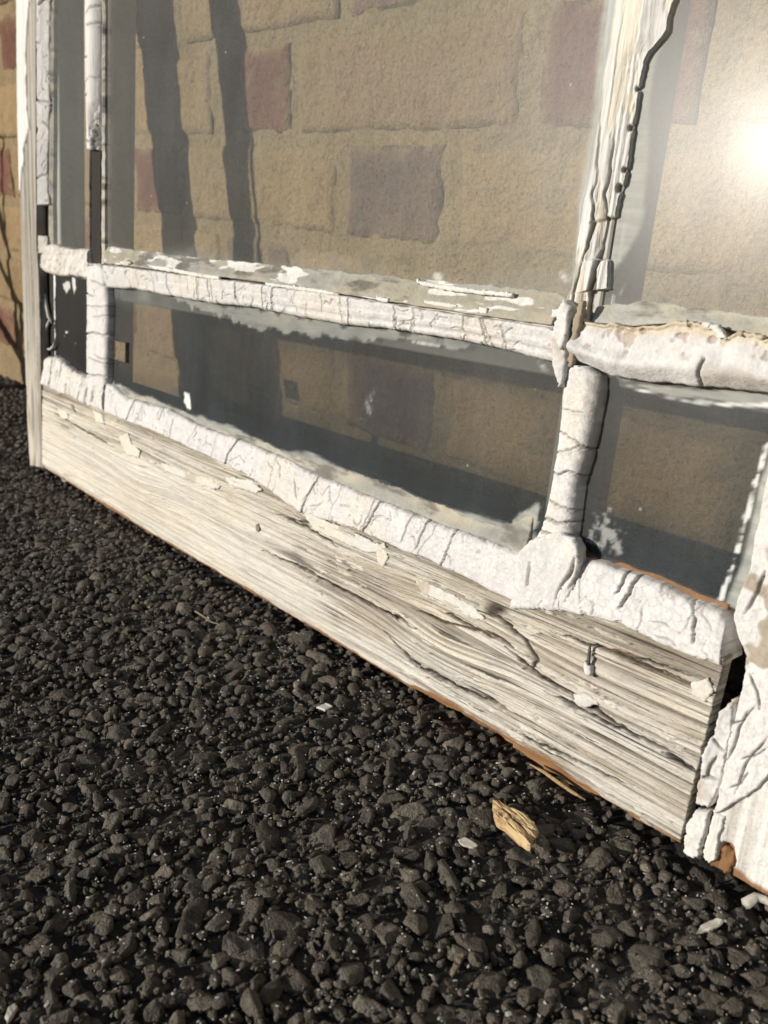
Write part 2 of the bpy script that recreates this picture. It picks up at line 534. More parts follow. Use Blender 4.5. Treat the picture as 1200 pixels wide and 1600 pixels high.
# ------------------------------------------------------------------ ground
GZ = -0.0062            # level of the stone tops
gv = []
bm = bmesh.new()
bmesh.ops.create_grid(bm, x_segments=40, y_segments=40, size=30.0)
me = bpy.data.meshes.new('asphalt_ground'); bm.to_mesh(me); bm.free()
ground = link('asphalt_ground', me, M_BINDER)
ground.location = (0, 0, GZ - .0036)
tag(ground, 'dark coarse asphalt ground in front of the wall', 'ground', kind='structure')


def stone_variant(seed, sub):
    r = np.random.default_rng(seed)
    bm = bmesh.new(); bmesh.ops.create_icosphere(bm, subdivisions=sub, radius=1.0)
    d = np.array([v.co[:] for v in bm.verts]); f = np.array([[v.index for v in p.verts] for p in bm.faces]); bm.free()
    pl = r.normal(size=(13, 3)); pl /= np.linalg.norm(pl, axis=1)[:, None]; h = r.uniform(.50, .86, 13)
    k = d @ pl.T
    rad = np.min(np.where(k > .05, h / np.maximum(k, .05), 9), axis=1)
    rad = np.minimum(rad, 1.12)
    rad *= 1 + .24 * (fbm(d[:, 0] * 2.6 + seed + d[:, 2], d[:, 1] * 2.6 + d[:, 2] * 2.1, seed, 4, .65) - .5)
    return d * rad[:, None] * np.array([1, r.uniform(.66, .98), r.uniform(.48, .66)]), f


VAR4 = [stone_variant(100 + i, 4) for i in range(14)]
VAR3 = [stone_variant(150 + i, 3) for i in range(14)]
VAR2 = [stone_variant(200 + i, 2) for i in range(14)]
VAR1 = [stone_variant(300 + i, 1) for i in range(8)]

# packing: throw darts, big stones first
X0, X1, Y0, Y1 = -1.0, 1.15, -0.50, 0.149
cell = 0.010
gw, gh = int((X1 - X0) / cell) + 2, int((Y1 - Y0) / cell) + 2
buckets = {}
stones = []


def try_place(x, y, r, k):
    cx, cy = int((x - X0) / cell), int((y - Y0) / cell)
    for i in range(cx - 2, cx + 3):
        for j in range(cy - 2, cy + 3):
            for (a, b, rr) in buckets.get((i, j), ()):
                if (a - x) ** 2 + (b - y) ** 2 < (k * (rr + r)) ** 2: return False
    buckets.setdefault((cx, cy), []).append((x, y, r)); return True


for (rmin, rmax, n, k) in ((.0062, .0092, 3500, .70), (.0050, .0070, 7500, .66), (.0034, .0052, 24000, .62), (.0020, .0034, 42000, .62)):
    xs = rng.uniform(X0, X1, n); ys = rng.uniform(Y0, Y1, n); rs = rng.uniform(rmin, rmax, n)
    # the far left and the ground behind the camera need fewer of the small ones
    for x, y, r in zip(xs, ys, rs):
        if r < .0034 and (x < .0 or y < -.34): continue
        if try_place(x, y, r, k):
            stones.append((x, y, r))
stones = np.array(stones)
zc = GZ - stones[:, 2] * .50 + rng.uniform(-.0016, .0008, len(stones)) + (fbm(stones[:, 0] * 9, stones[:, 1] * 9, 5, 3) - .5) * .003
# nothing may poke up into the sash or the wall foot
und = (stones[:, 1] > -.006) & (stones[:, 1] < .05) & (stones[:, 0] > -.06) & (stones[:, 0] < .80)
zc = np.where(und, np.minimum(zc, -.0062 - stones[:, 2] * .74), zc)
px_, py_, pz_ = to_px(np.stack([stones[:, 0], stones[:, 1], zc], -1))
vis = (px_ > -40) & (px_ < 1240) & (py_ < 1640) & (py_ > 560) & (stones[:, 1] < -.004)
size = np.where(vis, stones[:, 2] / pz_, 0)
order = np.argsort(-size)
near = set(order[:300].tolist())
ns_mesh = []
for i, (vv, ff) in enumerate(VAR4):
    ns_mesh.append(raw_mesh('stone', vv, ff)); ns_mesh[-1].materials.append(M_STONE)
acc_v, acc_f, nv = [], [], 0
for i, (x, y, r) in enumerate(stones):
    ang = rng.uniform(0, 6.283); tx, ty = rng.uniform(-.4, .4, 2)
    ell = rng.uniform(.85, 1.2)
    if i in near:
        o = bpy.data.objects.new('stone', ns_mesh[rng.integers(len(ns_mesh))])
        scene.collection.objects.link(o); o.parent = ground
        o.location = (x, y, zc[i] - ground.location.z); o.rotation_euler = (tx, ty, ang); o.scale = (r * ell * 1.06, r * 1.06, r * 1.0)
        continue
    V = (VAR3 if (r > .0040 and pz_[i] < .46) else VAR2) if (r > .0026 and vis[i] and pz_[i] < .9) else VAR1
    vv, ff = V[rng.integers(len(V))]
    ca, sa = math.cos(ang), math.sin(ang); cx, sx = math.cos(tx), math.sin(tx)
    q = vv * r * 1.06 * np.array([ell, 1, 1])
    q = q @ np.array([[1, 0, 0], [0, cx, -sx], [0, sx, cx]]).T @ np.array([[ca, -sa, 0], [sa, ca, 0], [0, 0, 1]]).T
    acc_v.append(q + (x, y, zc[i] - ground.location.z)); acc_f.append(ff + nv); nv += len(vv)
# fine grit between the stones
ng = 36000
gx = rng.uniform(-.1, 1.0, ng); gy = rng.uniform(-.34, -.002, ng); gr = .0007 + .0024 * rng.random(ng) ** 2
for x, y, r in zip(gx, gy, gr):
    vv, ff = VAR1[rng.integers(len(VAR1))]
    acc_v.append((vv @ np.linalg.qr(rng.normal(size=(3, 3)))[0]) * r * rng.uniform(.55, 1.35, 3) + (x, y, GZ - ground.location.z - rng.uniform(.0008, .0035))); acc_f.append(ff + nv); nv += len(vv)
n_big = sum(len(f_) for f_ in acc_f[:-ng])
me = raw_mesh('asphalt_stones', np.concatenate(acc_v), np.concatenate(acc_f))
sm_ = np.zeros(len(me.polygons), bool); sm_[:n_big] = True
me.polygons.foreach_set('use_smooth', sm_)
stuff = link('asphalt_stones', me, M_STONES, ground)
tag(stuff, kind='stuff')

# ------------------------------------------------------------------ brick wall
WY = 0.1515
TILT = -math.radians(2.9)
wall = bpy.data.objects.new('brick_wall', None); scene.collection.objects.link(wall)
wall.location = (0, WY, 0.3130); wall.rotation_euler = (0, -TILT, 0)
tag(wall, 'yellow and red brick wall behind the leaning window sash', 'wall')
PITCH = 0.0735; BH = 0.0625; ST = 0.219; HD = 0.100; JT = 0.0155
PER = ST + HD + 2 * JT


def brick_mesh(name, L, seed):
    nx, nz = int(L / .006), 12
    x = np.linspace(0, L, nx); z = np.linspace(0, BH, nz)
    Xg, Zg = np.meshgrid(x, z, indexing='ij')
    e = np.minimum(np.minimum(Xg, L - Xg), np.minimum(Zg, BH - Zg))
    jx = (fbm(Zg * 60, Xg * 0 + seed, seed, 3) - .5) * .004; jz = (fbm(Xg * 60, Zg * 0 + seed + 3, seed + 1, 4, .7) - .5) * .0034
    Xs = Xg + jx * (np.abs(Xg / L - .5) * 2) ** 6; Zs = Zg + jz * (np.abs(Zg / BH - .5) * 2) ** 4
    D = .0022 + (fbm(Xg * 25, Zg * 25, seed + 5, 4) - .5) * .0045 + (fbm(Xg * 110, Zg * 110, seed + 6, 3) - .5) * .0022 - .0022 * (1 - sst(0, .005, e))
    # a chipped hollow
    r = np.random.default_rng(seed)
    for _ in range(2):
        a, b, w = r.uniform(0, L), r.uniform(0, BH), r.uniform(.004, .010)
        D = D - .0022 * np.exp(-((Xg - a) / w) ** 2 - ((Zg - b) / (w * 1.4)) ** 2)
    Xe = np.pad(Xs, 1, mode='edge'); Ze = np.pad(Zs, 1, mode='edge'); De = np.pad(D, 1, mode='edge')
    De[0, :] = De[-1, :] = De[:, 0] = De[:, -1] = -.09
    P = np.stack([Xe, -De, Ze], -1).reshape(-1, 3)
    F = grid_faces(*Xe.shape)
    n_ = Xe.shape[1]; c = 5 * n_ + 5
    if np.cross(P[c + n_] - P[c], P[c + 1] - P[c])[1] > 0: F = F[:, ::-1]
    sm_ = np.clip(np.exp(-np.maximum(e, 0) / .0045) * 1.1, 0, 1) + sst(.58, .75, fbm(Xg * 30, Zg * 30, seed + 11, 3)) * .5
    sm_ = np.pad(np.clip(sm_, 0, 1), 1, mode='edge').reshape(-1, 1) * np.ones((1, 3))
    me = raw_mesh(name, P, F, True, sm_); me.materials.append(M_BUFF)
    return me


MST = [brick_mesh('brick', ST, 40 + i) for i in range(7)]
MHD = [brick_mesh('brick', HD, 60 + i) for i in range(6)]
XA = 0.137 - 0.0   # left end of the red header in the row whose bottom is at z' = 0
named = {}


def pick(row, x, head):
    """colours read off the photograph where it shows the brick, else at random"""
    c = x + (HD if head else ST) / 2
    key = [(0, True, .186, M_RED), (0, False, .363, M_PINK), (0, True, .54, M_RED), (0, False, .01, M_BUFF), (0, False, -.34, M_BUFF), (0, False, .71, M_BUFF),
           (-1, True, .37, M_PURP), (-1, False, .19, M_BUFF), (-1, False, .54, M_BUFF), (-1, True, .02, M_RED), (-1, True, .72, M_BUFF), (-1, True, -.33, M_BUFF), (-1, False, -.45, M_RED),
           (1, False, .19, M_BUFF), (1, True, .37, M_PURP), (1, True, .02, M_BUFF), (1, False, .54, M_PINK), (1, False, -.45, M_RED), (1, True, -.33, M_RED),
           (-2, False, .01, M_BUFF), (-2, True, .186, M_PURP), (-2, False, .363, M_BUFF), (-2, True, .54, M_BUFF), (-2, False, .71, M_BUFF), (-2, False, -.34, M_BUFF),
           (-3, False, .19, M_BUFF), (-3, True, .37, M_PURP), (-3, False, .54, M_BUFF), (-3, True, .72, M_BUFF), (-3, False, -.45, M_BUFF)]
    for (r, h, cx, m_) in key:
        if r == row and h == head and abs(cx - c) < .09: return m_
    return random.choice([M_BUFF, M_BUFF, M_BUFF, M_PINK, M_RED, M_PURP])


def add_brick(row, x, head):
    me = random.choice(MHD if head else MST)
    o = bpy.data.objects.new('brick', me); scene.collection.objects.link(o); o.parent = wall
    o.location = (x + random.uniform(-.0015, .0015), random.uniform(-.0012, .0012), row * PITCH + random.uniform(-.001, .001))
    o.rotation_euler = (0, random.uniform(-.006, .006), random.uniform(-.006, .006))
    o.material_slots[0].link = 'OBJECT'; o.material_slots[0].material = pick(row, x, head)


for row in range(-4, 10):
    ph = XA if row % 2 == 0 else XA + PER / 2
    k0 = -5
    for k in range(-4, 4):
        x = ph + k * PER
        if x > 1.25 or x < -1.35: continue
        add_brick(row, x, True)
        add_brick(row, x + HD + JT, False)
nx, nz = 560, 220
x = np.linspace(-1.5, 1.6, nx); z = np.linspace(-.36, .735, nz)
Xg, Zg = np.meshgrid(x, z, indexing='ij')
Dm = .0002 + (fbm(Xg * 20, Zg * 20, 77, 3) - .5) * .004 + (fbm(Xg * 90, Zg * 90, 78, 3) - .5) * .0026
P = np.stack([Xg, -Dm, Zg], -1).reshape(-1, 3); F = grid_faces(nx, nz)
if np.cross(P[nz] - P[0], P[1] - P[0])[1] > 0: F = F[:, ::-1]
link('mortar', raw_mesh('mortar', P, F), M_MORTAR, wall)
bm = bmesh.new(); bmesh.ops.create_cube(bm, size=1)
for v_ in bm.verts: v_.co = Vector((v_.co.x * 3.0 + .05, v_.co.y * .2 + .1035, v_.co.z * 1.08 + .185))
me = bpy.data.meshes.new('wall_core'); bm.to_mesh(me); bm.free()
link('wall_core', me, M_MORTAR, wall)

# ------------------------------------------------------------------ window sash
sash = bpy.data.objects.new('window_sash', None); scene.collection.objects.link(sash)
sash.rotation_euler = (-LEAN, 0, 0)
tag(sash, 'old white painted timber window sash with cracked paint leaning on brick wall', 'window')
VT = 0.93        # top of the panes
BACK = -0.036
GL = -0.0095     # face of the glass


def boxes(name, parts, mat, parent, bev=.0008, seg=1):
    """one mesh of several bevelled boxes given as (u0,u1,v0,v1,d0,d1)"""
    bm = bmesh.new()
    for (u0, u1, v0, v1, d0, d1) in parts:
        g = bmesh.ops.create_cube(bm, size=1)
        for v_ in g['verts']:
            v_.co = Vector((u0 + (v_.co.x + .5) * (u1 - u0), -(d0 + (v_.co.y + .5) * (d1 - d0)), v0 + (v_.co.z + .5) * (v1 - v0)))
        ee = list({e for v_ in g['verts'] for e in v_.link_edges})
        bmesh.ops.bevel(bm, geom=ee, offset=bev, segments=seg, affect='EDGES')
    bmesh.ops.recalc_face_normals(bm, faces=bm.faces)
    me = bpy.data.meshes.new(name); bm.to_mesh(me); bm.free()
    return link(name, me, mat, parent)


CREAM = np.array((.80, .735, .615)); WHITE = np.array((.76, .735, .69)); LAV = np.array((.72, .692, .672))
TAN = np.array((.45, .36, .245)); GREYW = np.array((.34, .30, .25)); BROWN = np.array((.27, .145, .07))
DKG = np.array((.13, .115, .10)); GPUT = np.array((.36, .355, .32)); BEIGE = np.array((.50, .455, .35))

def slab_mesh(name, poly, d0, thick, seed, colf, mat, parent, res=.0005, rough=.0008, tilt=0.0, curl=0.0, cutf=None, craq=None, rag=.0016, floor=None):
    """a free-edged scab of paint: closed solid with thickness cut to a traced, ragged outline"""
    poly = np.asarray(poly)
    lo_, hi_ = poly.min(0) - .001, poly.max(0) + .001
    u = np.arange(lo_[0], hi_[0], res); v_ = np.arange(lo_[1], hi_[1], res * 1.4)
    U, V = np.meshgrid(u, v_, indexing='ij')
    sd_ = poly_sd(U, V, poly) + (fbm(U * 300, V * 300, seed, 3, .7) - .5) * rag
    if cutf is not None: sd_ = np.minimum(sd_, cutf(U, V))
    H = d0 + thick * np.clip(sst(-.0003, .0006, sd_), 0, 1) ** .6 + rough * (fbm(U * 90, V * 60, seed + 1, 4) - .5) * 2 + tilt * (U - lo_[0]) + curl * np.exp(-sd_ / .003)
    if floor is not None: H = np.maximum(H, floor + .0006 * (fbm(U * 90, V * 60, seed + 2, 3) - .5))
    mk = np.zeros_like(U)
    if craq:
        for pts, w, dep in craq:
            gq = poly_groove(U, V + (fbm(U * 200, V * 200, seed + 7, 2) - .5) * .001, pts, w, 1.0)
            H = H - dep * gq; mk = np.maximum(mk, gq)
    ins = sd_ > 0
    C_ = colf(dict(U=U, V=V, T=np.full_like(U, .5), W=np.full_like(U, .02), X=dict(mk=mk), sd=sd_))
    Fi = grid_faces(*U.shape)
    keep = ins.ravel()[Fi].all(1); Ft = Fi[keep]
    # pull the stair-stepped rim onto the outline
    gu, gv_ = np.gradient(sd_, res, res * 1.4)
    gl = np.maximum(np.hypot(gu, gv_), .3)
    used = np.zeros(U.size, bool); used[Ft.ravel()] = True
    cnt = np.bincount(Ft.ravel(), minlength=U.size)
    rim = (used & (cnt < 4)).reshape(U.shape)
    st = np.clip(sd_, 0, res * 1.2)
    U2 = np.where(rim, U - gu / gl ** 2 * st, U); V2 = np.where(rim, V - gv_ / gl ** 2 * st, V)
    top = loc(U2, V2, H).reshape(-1, 3); bot = loc(U2, V2, np.minimum(H - .0005, np.maximum(np.full_like(H, d0 - .0004) + tilt * (U - lo_[0]), -1 if floor is None else floor - .0012) + np.where(curl, curl * .8 * np.exp(-np.maximum(sd_, 0) / .003), 0))).reshape(-1, 3)
    N = U.size
    ed = np.concatenate([Ft[:, [0, 1]], Ft[:, [1, 2]], Ft[:, [2, 3]], Ft[:, [3, 0]]])
    key = np.sort(ed, 1); kk = key[:, 0].astype(np.int64) * N + key[:, 1]
    uq, idx, ct = np.unique(kk, return_index=True, return_counts=True)
    be = ed[idx[ct == 1]]
    side = np.stack([be[:, 1], be[:, 0], be[:, 0] + N, be[:, 1] + N], 1)
    F = np.concatenate([Ft, Ft[:, ::-1] + N, side])
    P = np.concatenate([top, bot]); Cc = np.concatenate([C_.reshape(-1, 3)] * 2)
    used = np.unique(F); rm = np.full(2 * N, -1); rm[used] = np.arange(len(used))
    P = P[used]; Cc = Cc[used]; F = rm[F]
    q0 = F[0]
    if np.cross(P[q0[1]] - P[q0[0]], P[q0[2]] - P[q0[0]])[1] > 0: F = F[:, ::-1]
    return link(name, raw_mesh(name, P, F, True, Cc), mat, parent)


def slabc(c1, c2, seed):
    def c(q):
        U, V = q['U'], q['V']
        c_ = mixc(c1, c2, sst(.3, .7, fbm(U * 50, V * 18, seed, 4)))
        c_ = mixc(c_, TAN, sst(.64, .78, fbm(U * 70, V * 40, seed + 3, 4)) * .6)
        return mixc(c_, DKG, np.clip(q['X']['mk'] * .75, 0, 1))
    return c



# ---- bottom rail ----------------------------------------------------
rail_core = boxes('bottom_rail', [(.001, .687, .0015, .079, -.0035, BACK)], M_ROT, sash)
boxes('rail_rebate', [(.0015, .6865, .06, .104, -.014, BACK - .0004)], M_SHADEWOOD, rail_core)
rl = S([(66, 731), (150, 782), (240, 838), (330, 890), (430, 950), (560, 1028), (640, 1076), (700, 1103), (780, 1152), (860, 1200), (950, 1258), (1005, 1289), (1060, 1321)])
rh = S([(66, 602), (112, 621), (161, 643), (240, 673), (345, 722), (397, 748), (467, 799), (567, 830), (629, 859), (667, 872), (775, 926), (817, 945), (875, 953), (967, 974), (1033, 1008), (1128, 1041)])
rh[:, 1] += .003
KN = [(S([(690, 985)])[0], .045, .010, .75), (S([(215, 735)])[0], .05, .010, .55), (S([(1000, 1080)])[0], .06, .012, .25)]
LONGCR = [[(410, 860), (470, 887), (520, 915), (575, 943), (620, 965), (650, 985)],
          [(600, 985), (640, 1030), (690, 1060), (740, 1085), (790, 1105)],
          [(560, 825), (610, 850), (655, 872)],
          [(760, 950), (820, 1000), (840, 1030), (830, 1048)],
          [(790, 1010), (850, 1060), (930, 1110), (985, 1145)],
          [(690, 955), (735, 978), (780, 1000)],
          [(1035, 1175), (1060, 1190), (1092, 1208)],
          [(640, 950), (700, 975), (770, 990), (820, 1025)],
          [(75, 640), (130, 672), (180, 700)], [(430, 800), (480, 825), (530, 855)],
          [(940, 1010), (1000, 1030), (1090, 1060)], [(860, 985), (960, 1020), (1060, 1062), (1115, 1085)],
          [(850, 1080), (950, 1130), (1070, 1185)], [(800, 1140), (900, 1190), (1000, 1235)]]
LONGCR = [S(c) for c in LONGCR]
CRW = [.0010, .0009, .0009, .0010, .0010, .0007, .0011, .0007, .0007, .0007, .0005, .0006, .0007, .0005]


def rail_h(q):
    U, V = q['U'], q['V']
    g = V + (fbm(U * 4, V * 10, 3, 2) - .5) * .007
    for (k, a, b, s_) in KN:
        e = np.exp(-((U - k[0]) / a) ** 2 - ((V - k[1]) / (b * 1.6)) ** 2)
        g = g - s_ * (V - k[1]) * e + .004 * s_ * e
    r1 = vn(g / .0019, U * 5, 11); r2 = vn(g / .0010, U * 8, 12); r3 = vn(g / .0052, U * 4, 13); r4 = vn(g / .0007, U * 12, 14)
    ridge = .42 * r1 + .36 * r2 + .22 * r4
    line = np.maximum(sst(.16, .03, np.abs(vn(g / .0019, U * 3.0, 15) - .5)) * sst(.2, .5, vn(U * 12, g / .004, 16)),
                      sst(.14, .03, np.abs(vn(g / .0032 + 3, U * 2.2, 17) - .5)) * sst(.3, .6, vn(U * 9, g / .006, 18)))
    # how weathered: the lower left half still carries smooth paint
    zone = sst(.25, .75, (V - .012) / .085 + (fbm(U * 12, V * 30, 21, 3) - .5) * .9 + .80 * sst(.33, .60, U) - .12)
    slab = sst(.68, .72, fbm(U * 42, g * 230, 23, 4, .6)) * (.4 + .6 * zone)   # thick old paint scabs
    amp = .0003 + .0008 * zone
    H = amp * (ridge - .5) * 1.5 - (.0002 + .0008 * zone) * line + .0006 * (r3 - .5) * zone
    split = sst(.030, .005, np.abs(vn(g / .0065, U * 6, 31) - .5)) * sst(.48, .62, vn(U * 13, g / .009, 32)) * (.3 + .7 * zone)
    H = H - .0018 * split
    H = H * (1 - .75 * slab) + slab * .0011
    cr = np.zeros_like(U)
    wob = (fbm(U * 220, V * 220, 44, 3) - .5) * .0022
    for c, w in zip(LONGCR, CRW):
        cr = np.maximum(cr, poly_groove(U, V + wob, c, w, 1.0))
    H = H - .0045 * cr * (.35 + .65 * sst(.3, .55, vn(U * 90, V * 40, 45)))
    low = np.exp(-q['T'] * q['W'] / .0016)
    H = H - .0018 * low + .0012 * (fbm(U * 9, V * 9, 8, 3) - .5)
    return H, dict(ridge=ridge, zone=zone, slab=slab, cr=cr, split=split, g=g, line=line)


def rail_c(q):
    X = q['X']; U, V = q['U'], q['V']
    bare = sst(.52, .30, X['ridge']) * (.34 + .66 * X['zone']) * (1 - .85 * X['slab'])
    patch = sst(.50, .68, fbm(U * 16, V * 60, 51, 4)) * X['zone'] * (1 - X['slab'])
    c = mixc(CREAM, (CREAM + WHITE) * .5, sst(.3, .7, fbm(U * 20, V * 50, 52, 3)))
    c = mixc(c, TAN, np.clip(.38 * patch, 0, 1))
    c = mixc(c, np.array((.19, .155, .115)), np.clip(bare * .30, 0, 1))
    c = mixc(c, np.array((.15, .12, .09)), np.clip(X['line'] * (.25 + .40 * X['zone']) * (1 - .8 * X['slab']), 0, 1))
    top = np.exp(-(1 - q['T']) * q['W'] / .006) * sst(.3, .6, fbm(U * 30, V * 30, 53, 3))
    c = mixc(c, TAN * .75, np.clip(top * .9, 0, 1))
    c = mixc(c, np.array((.045, .035, .027)), np.clip(np.maximum(X['cr'] * 1.3, X['split'] * .9), 0, .97))
    # paint chipped off along the lower arris
    chip = sst(.0, .0022, .0016 + .0035 * (fbm(U * 45, V * 60, 54, 4) - .42) + .0022 * sst(.40, .52, U) * (fbm(U * 14, V * 0, 55, 2) - .2) - q['T'] * q['W'] + .001)
    chip = np.clip(chip * 1.4, 0, 1)
    c = mixc(c, BROWN * 1.25, chip)
    return c


strip('weathered_face', rl, rh, rail_h, rail_c, M_RAIL, rail_core, 'u', .0006, 290, -.008, (.0005, .0006), 3)
for k, pts in enumerate(([(186, 682), (200, 677), (206, 694), (219, 705), (217, 714), (200, 711), (192, 700)], [(250, 722), (270, 728), (330, 750), (346, 760), (335, 765), (300, 752), (260, 737)], [(345, 743), (395, 751), (409, 765), (400, 771), (360, 758)],
                         [(470, 793), (500, 810), (540, 827), (590, 849), (602, 862), (575, 864), (530, 845), (490, 827)], [(588, 853), (600, 849), (607, 870), (598, 886), (591, 880)], [(646, 902), (690, 922), (740, 947), (759, 968), (740, 967), (700, 948), (660, 928)],
                         [(895, 1083), (920, 1088), (937, 1100), (915, 1107), (900, 1099)], [(1080, 1068), (1105, 1060), (1116, 1080), (1102, 1097), (1082, 1086)], [(90, 640), (104, 642), (108, 655), (96, 655)], [(146, 640), (160, 648), (163, 662), (150, 660)])):
    slab_mesh('paint_scab', S(pts, .0004), .0, .0008, 560 + k, slabc(WHITE * .95, CREAM * .95, 580 + k), M_LAV, rail_core, .00045, .0003, rag=.0020)
# broken lower edge: strips of bare brown timber
for k, pts in enumerate(([(118, 766), (150, 787), (200, 818), (228, 836)], [(640, 1080), (700, 1112), (760, 1146), (800, 1170)], [(790, 1170), (840, 1203), (880, 1228), (925, 1249)])):
    a = S(pts); b = a.copy(); a[:, 1] -= .0015; b[:, 1] += .0045
    strip('bare_edge', a, b, lambda q: (-.0045 + .0025 * (fbm(q['U'] * 60, q['V'] * 700, 61, 3) - .5) - .002 * (1 - q['T']), None),
          lambda q: mixc(BROWN, np.array((.34, .17, .065)), fbm(q['U'] * 90, q['V'] * 900, 62, 3)), M_EDGE, rail_core, 'u', .001, 14, -.02, (.0012, .0004), 70 + k)

# ---- putty along the rail -------------------------------------------
def bead(d0, d1, bulge, seed, cr, rough=.0009):
    """a run of paint-covered putty sloping from depth d0 to d1, cracked across into slabs"""
    def h(q):
        T = q['T']
        D, off, mk = tcracks(q, cr, seed)
        prof = np.clip(1 - np.abs(2 * T - 1) ** 14, 0, 1)
        H = d0 + (d1 - d0) * T + bulge * .75 * prof * (1 - .15 * (2 * T - 1) ** 2) + off + rough * (fbm(q['U'] * 150, q['V'] * 150, seed, 4) - .5) * 1.1 + .0008 * (fbm(q['U'] * 32, q['V'] * 32, seed + 4, 3) - .5)
        wa = (fbm(q['U'] * 260, q['V'] * 260, seed + 8, 3) - .5) * .0022
        rr_ = np.random.default_rng(seed + 5)
        lo_a, hi_a = q['A'].min(), q['A'].max(); wd = float(np.median(q['W']))
        for _ in range(int((hi_a - lo_a) / .0085)):
            # a hairline starting anywhere and wandering
            a_ = rr_.uniform(lo_a, hi_a); t_ = rr_.uniform(0, 1); an = rr_.uniform(0, 6.283); pts = []
            for j in range(5):
                pts.append((a_, t_ * wd)); an += rr_.normal(0, .7); st = rr_.uniform(.002, .0045)
                a_ += math.cos(an) * st; t_ += math.sin(an) * st / wd
            gq = poly_groove(q['A'] + wa, T * wd + wa * .7, pts, rr_.uniform(.00022, .00040), 1.0)
            D = np.maximum(D, gq * rr_.uniform(.0006, .0016)); mk = np.maximum(mk, gq * rr_.uniform(.35, .8))
        ed_ = np.minimum(T, 1 - T) * wd
        chip = sst(.0, .0006, (fbm(q['U'] * 150, q['V'] * 150, seed + 14, 5, .6) - .66) * .02 + .0026 * np.exp(-ed_ / .0012) - .0014)
        return H - D - .0008 * chip, dict(mk=mk, chip=chip)
    return h


def lavc(seed, warm=0.0):
    def c(q):
        U, V = q['U'], q['V']
        n = fbm(U * 45, V * 45, seed, 4)
        c_ = mixc(LAV * .95, LAV * 1.06, n)
        c_ = mixc(c_, CREAM * .93, np.clip(sst(.55, .75, fbm(U * 25, V * 25, seed + 1, 4)) * .5 + warm, 0, 1))
        ed = np.exp(-np.minimum(q['T'], 1 - q['T']) * q['W'] / .0007) * sst(.4, .6, fbm(U * 200, V * 200, seed + 2, 2))
        c_ = mixc(c_, GREYW, np.clip(ed * .6, 0, 1))
        if 'chip' in q['X']: c_ = mixc(c_, BEIGE * .85, np.clip(q['X']['chip'] * .40, 0, 1))
        return mixc(c_, DKG, np.clip(q['X']['mk'] * .75, 0, 1))
    return c


pl = S([(161, 644), (240, 674), (345, 723), (397, 749), (467, 800), (567, 831), (629, 860), (667, 873), (775, 927), (817, 946), (875, 954)], .001)
ph_ = S([(166, 597), (178, 605), (195, 620), (262, 639), (319, 669), (375, 687), (450, 719), (483, 738), (587, 779), (692, 821), (796, 858), (812, 861), (822, 852), (850, 850), (880, 850)], -.0055)
CR1 = [(S([(357, 705)])[0][0], .004, .0006, .004, -.2, 1.2), (S([(480, 770)])[0][0], .005, .0005, .003, -.2, 1.2), (S([(578, 800)])[0][0], .006, .0006, .003, -.2, 1.2),
       (S([(200, 640)])[0][0], .004, .0006, .003, -.2, 1.2), (S([(655, 850)])[0][0], .003, .0005, .002, .2, 1.2)] + rand_cracks(.18, .58, 15, 5, .00022, .0004)
strip('putty', pl, ph_, bead(.0002, -.0060, .0022, 81, CR1), lavc(82), M_LAV, sash, 'u', .0006, 64, -.016, (.0005, .0006), 83)
# short run under the small left pane
pl = S([(64, 601), (112, 622), (163, 645)], .001); ph_ = S([(72, 560), (86, 557), (98, 566), (112, 577), (135, 588), (150, 594), (165, 598)], -.0045)
strip('putty', pl, ph_, bead(.0, -.005, .0026, 91, rand_cracks(.02, .14, 9, 6, .0006, .0012), .0030), lavc(92, .25), M_LAV2, sash, 'u', .0008, 46, -.016, (.0008, .0020), 93)
# right run, ends broken
pl = S([(868, 952), (967, 975), (1033, 1009), (1080, 1026), (1124, 1041)], .001)
ph_ = S([(893, 872), (905, 873), (933, 877), (977, 892), (1033, 913), (1077, 937), (1110, 946), (1128, 955), (1137, 972)], -.005)
CR2 = [(S([(981, 915)])[0][0], .004, .0006, .004, .35, 1.2), (S([(965, 900)])[0][0], .004, .0005, .003, .6, 1.2), (S([(1085, 965)])[0][0], -.006, .0005, .003, .3, 1.2)] + rand_cracks(.62, .70, 3, 7, .0002, .0003)
strip('putty', pl, ph_, bead(.0004, -.0055, .0026, 101, CR2, .0007), lavc(102), M_LAV2, sash, 'u', .0005, 84, -.018, (.0005, .0006), 103)

# bevels of old putty between the beads and the glass
def bevel_h(d0, d1, seed, r=.0012):
    def h(q):
        H = d0 + (d1 - d0) * sst(0, 1, q['T']) + r * (fbm(q['U'] * 70, q['V'] * 160, seed, 4) - .5)
        return H, dict(mk=np.zeros_like(H))
    return h


def bevel_c(a, b, seed, flecks=0.0):
    def c(q):
        U, V = q['U'], q['V']
        c_ = mixc(a, b, sst(.3, .7, fbm(U * 22, V * 90, seed, 4)))
        c_ = mixc(c_, DKG * 1.2, np.clip(sst(.50, .66, fbm(U * 34, V * 140, seed + 3, 5, .6)) * .8, 0, 1))
        if flecks:
            c_ = mixc(c_, WHITE, sst(.66 - flecks, .70 - flecks, fbm(U * 40, V * 200, seed + 5, 4)))
        return c_
    return c


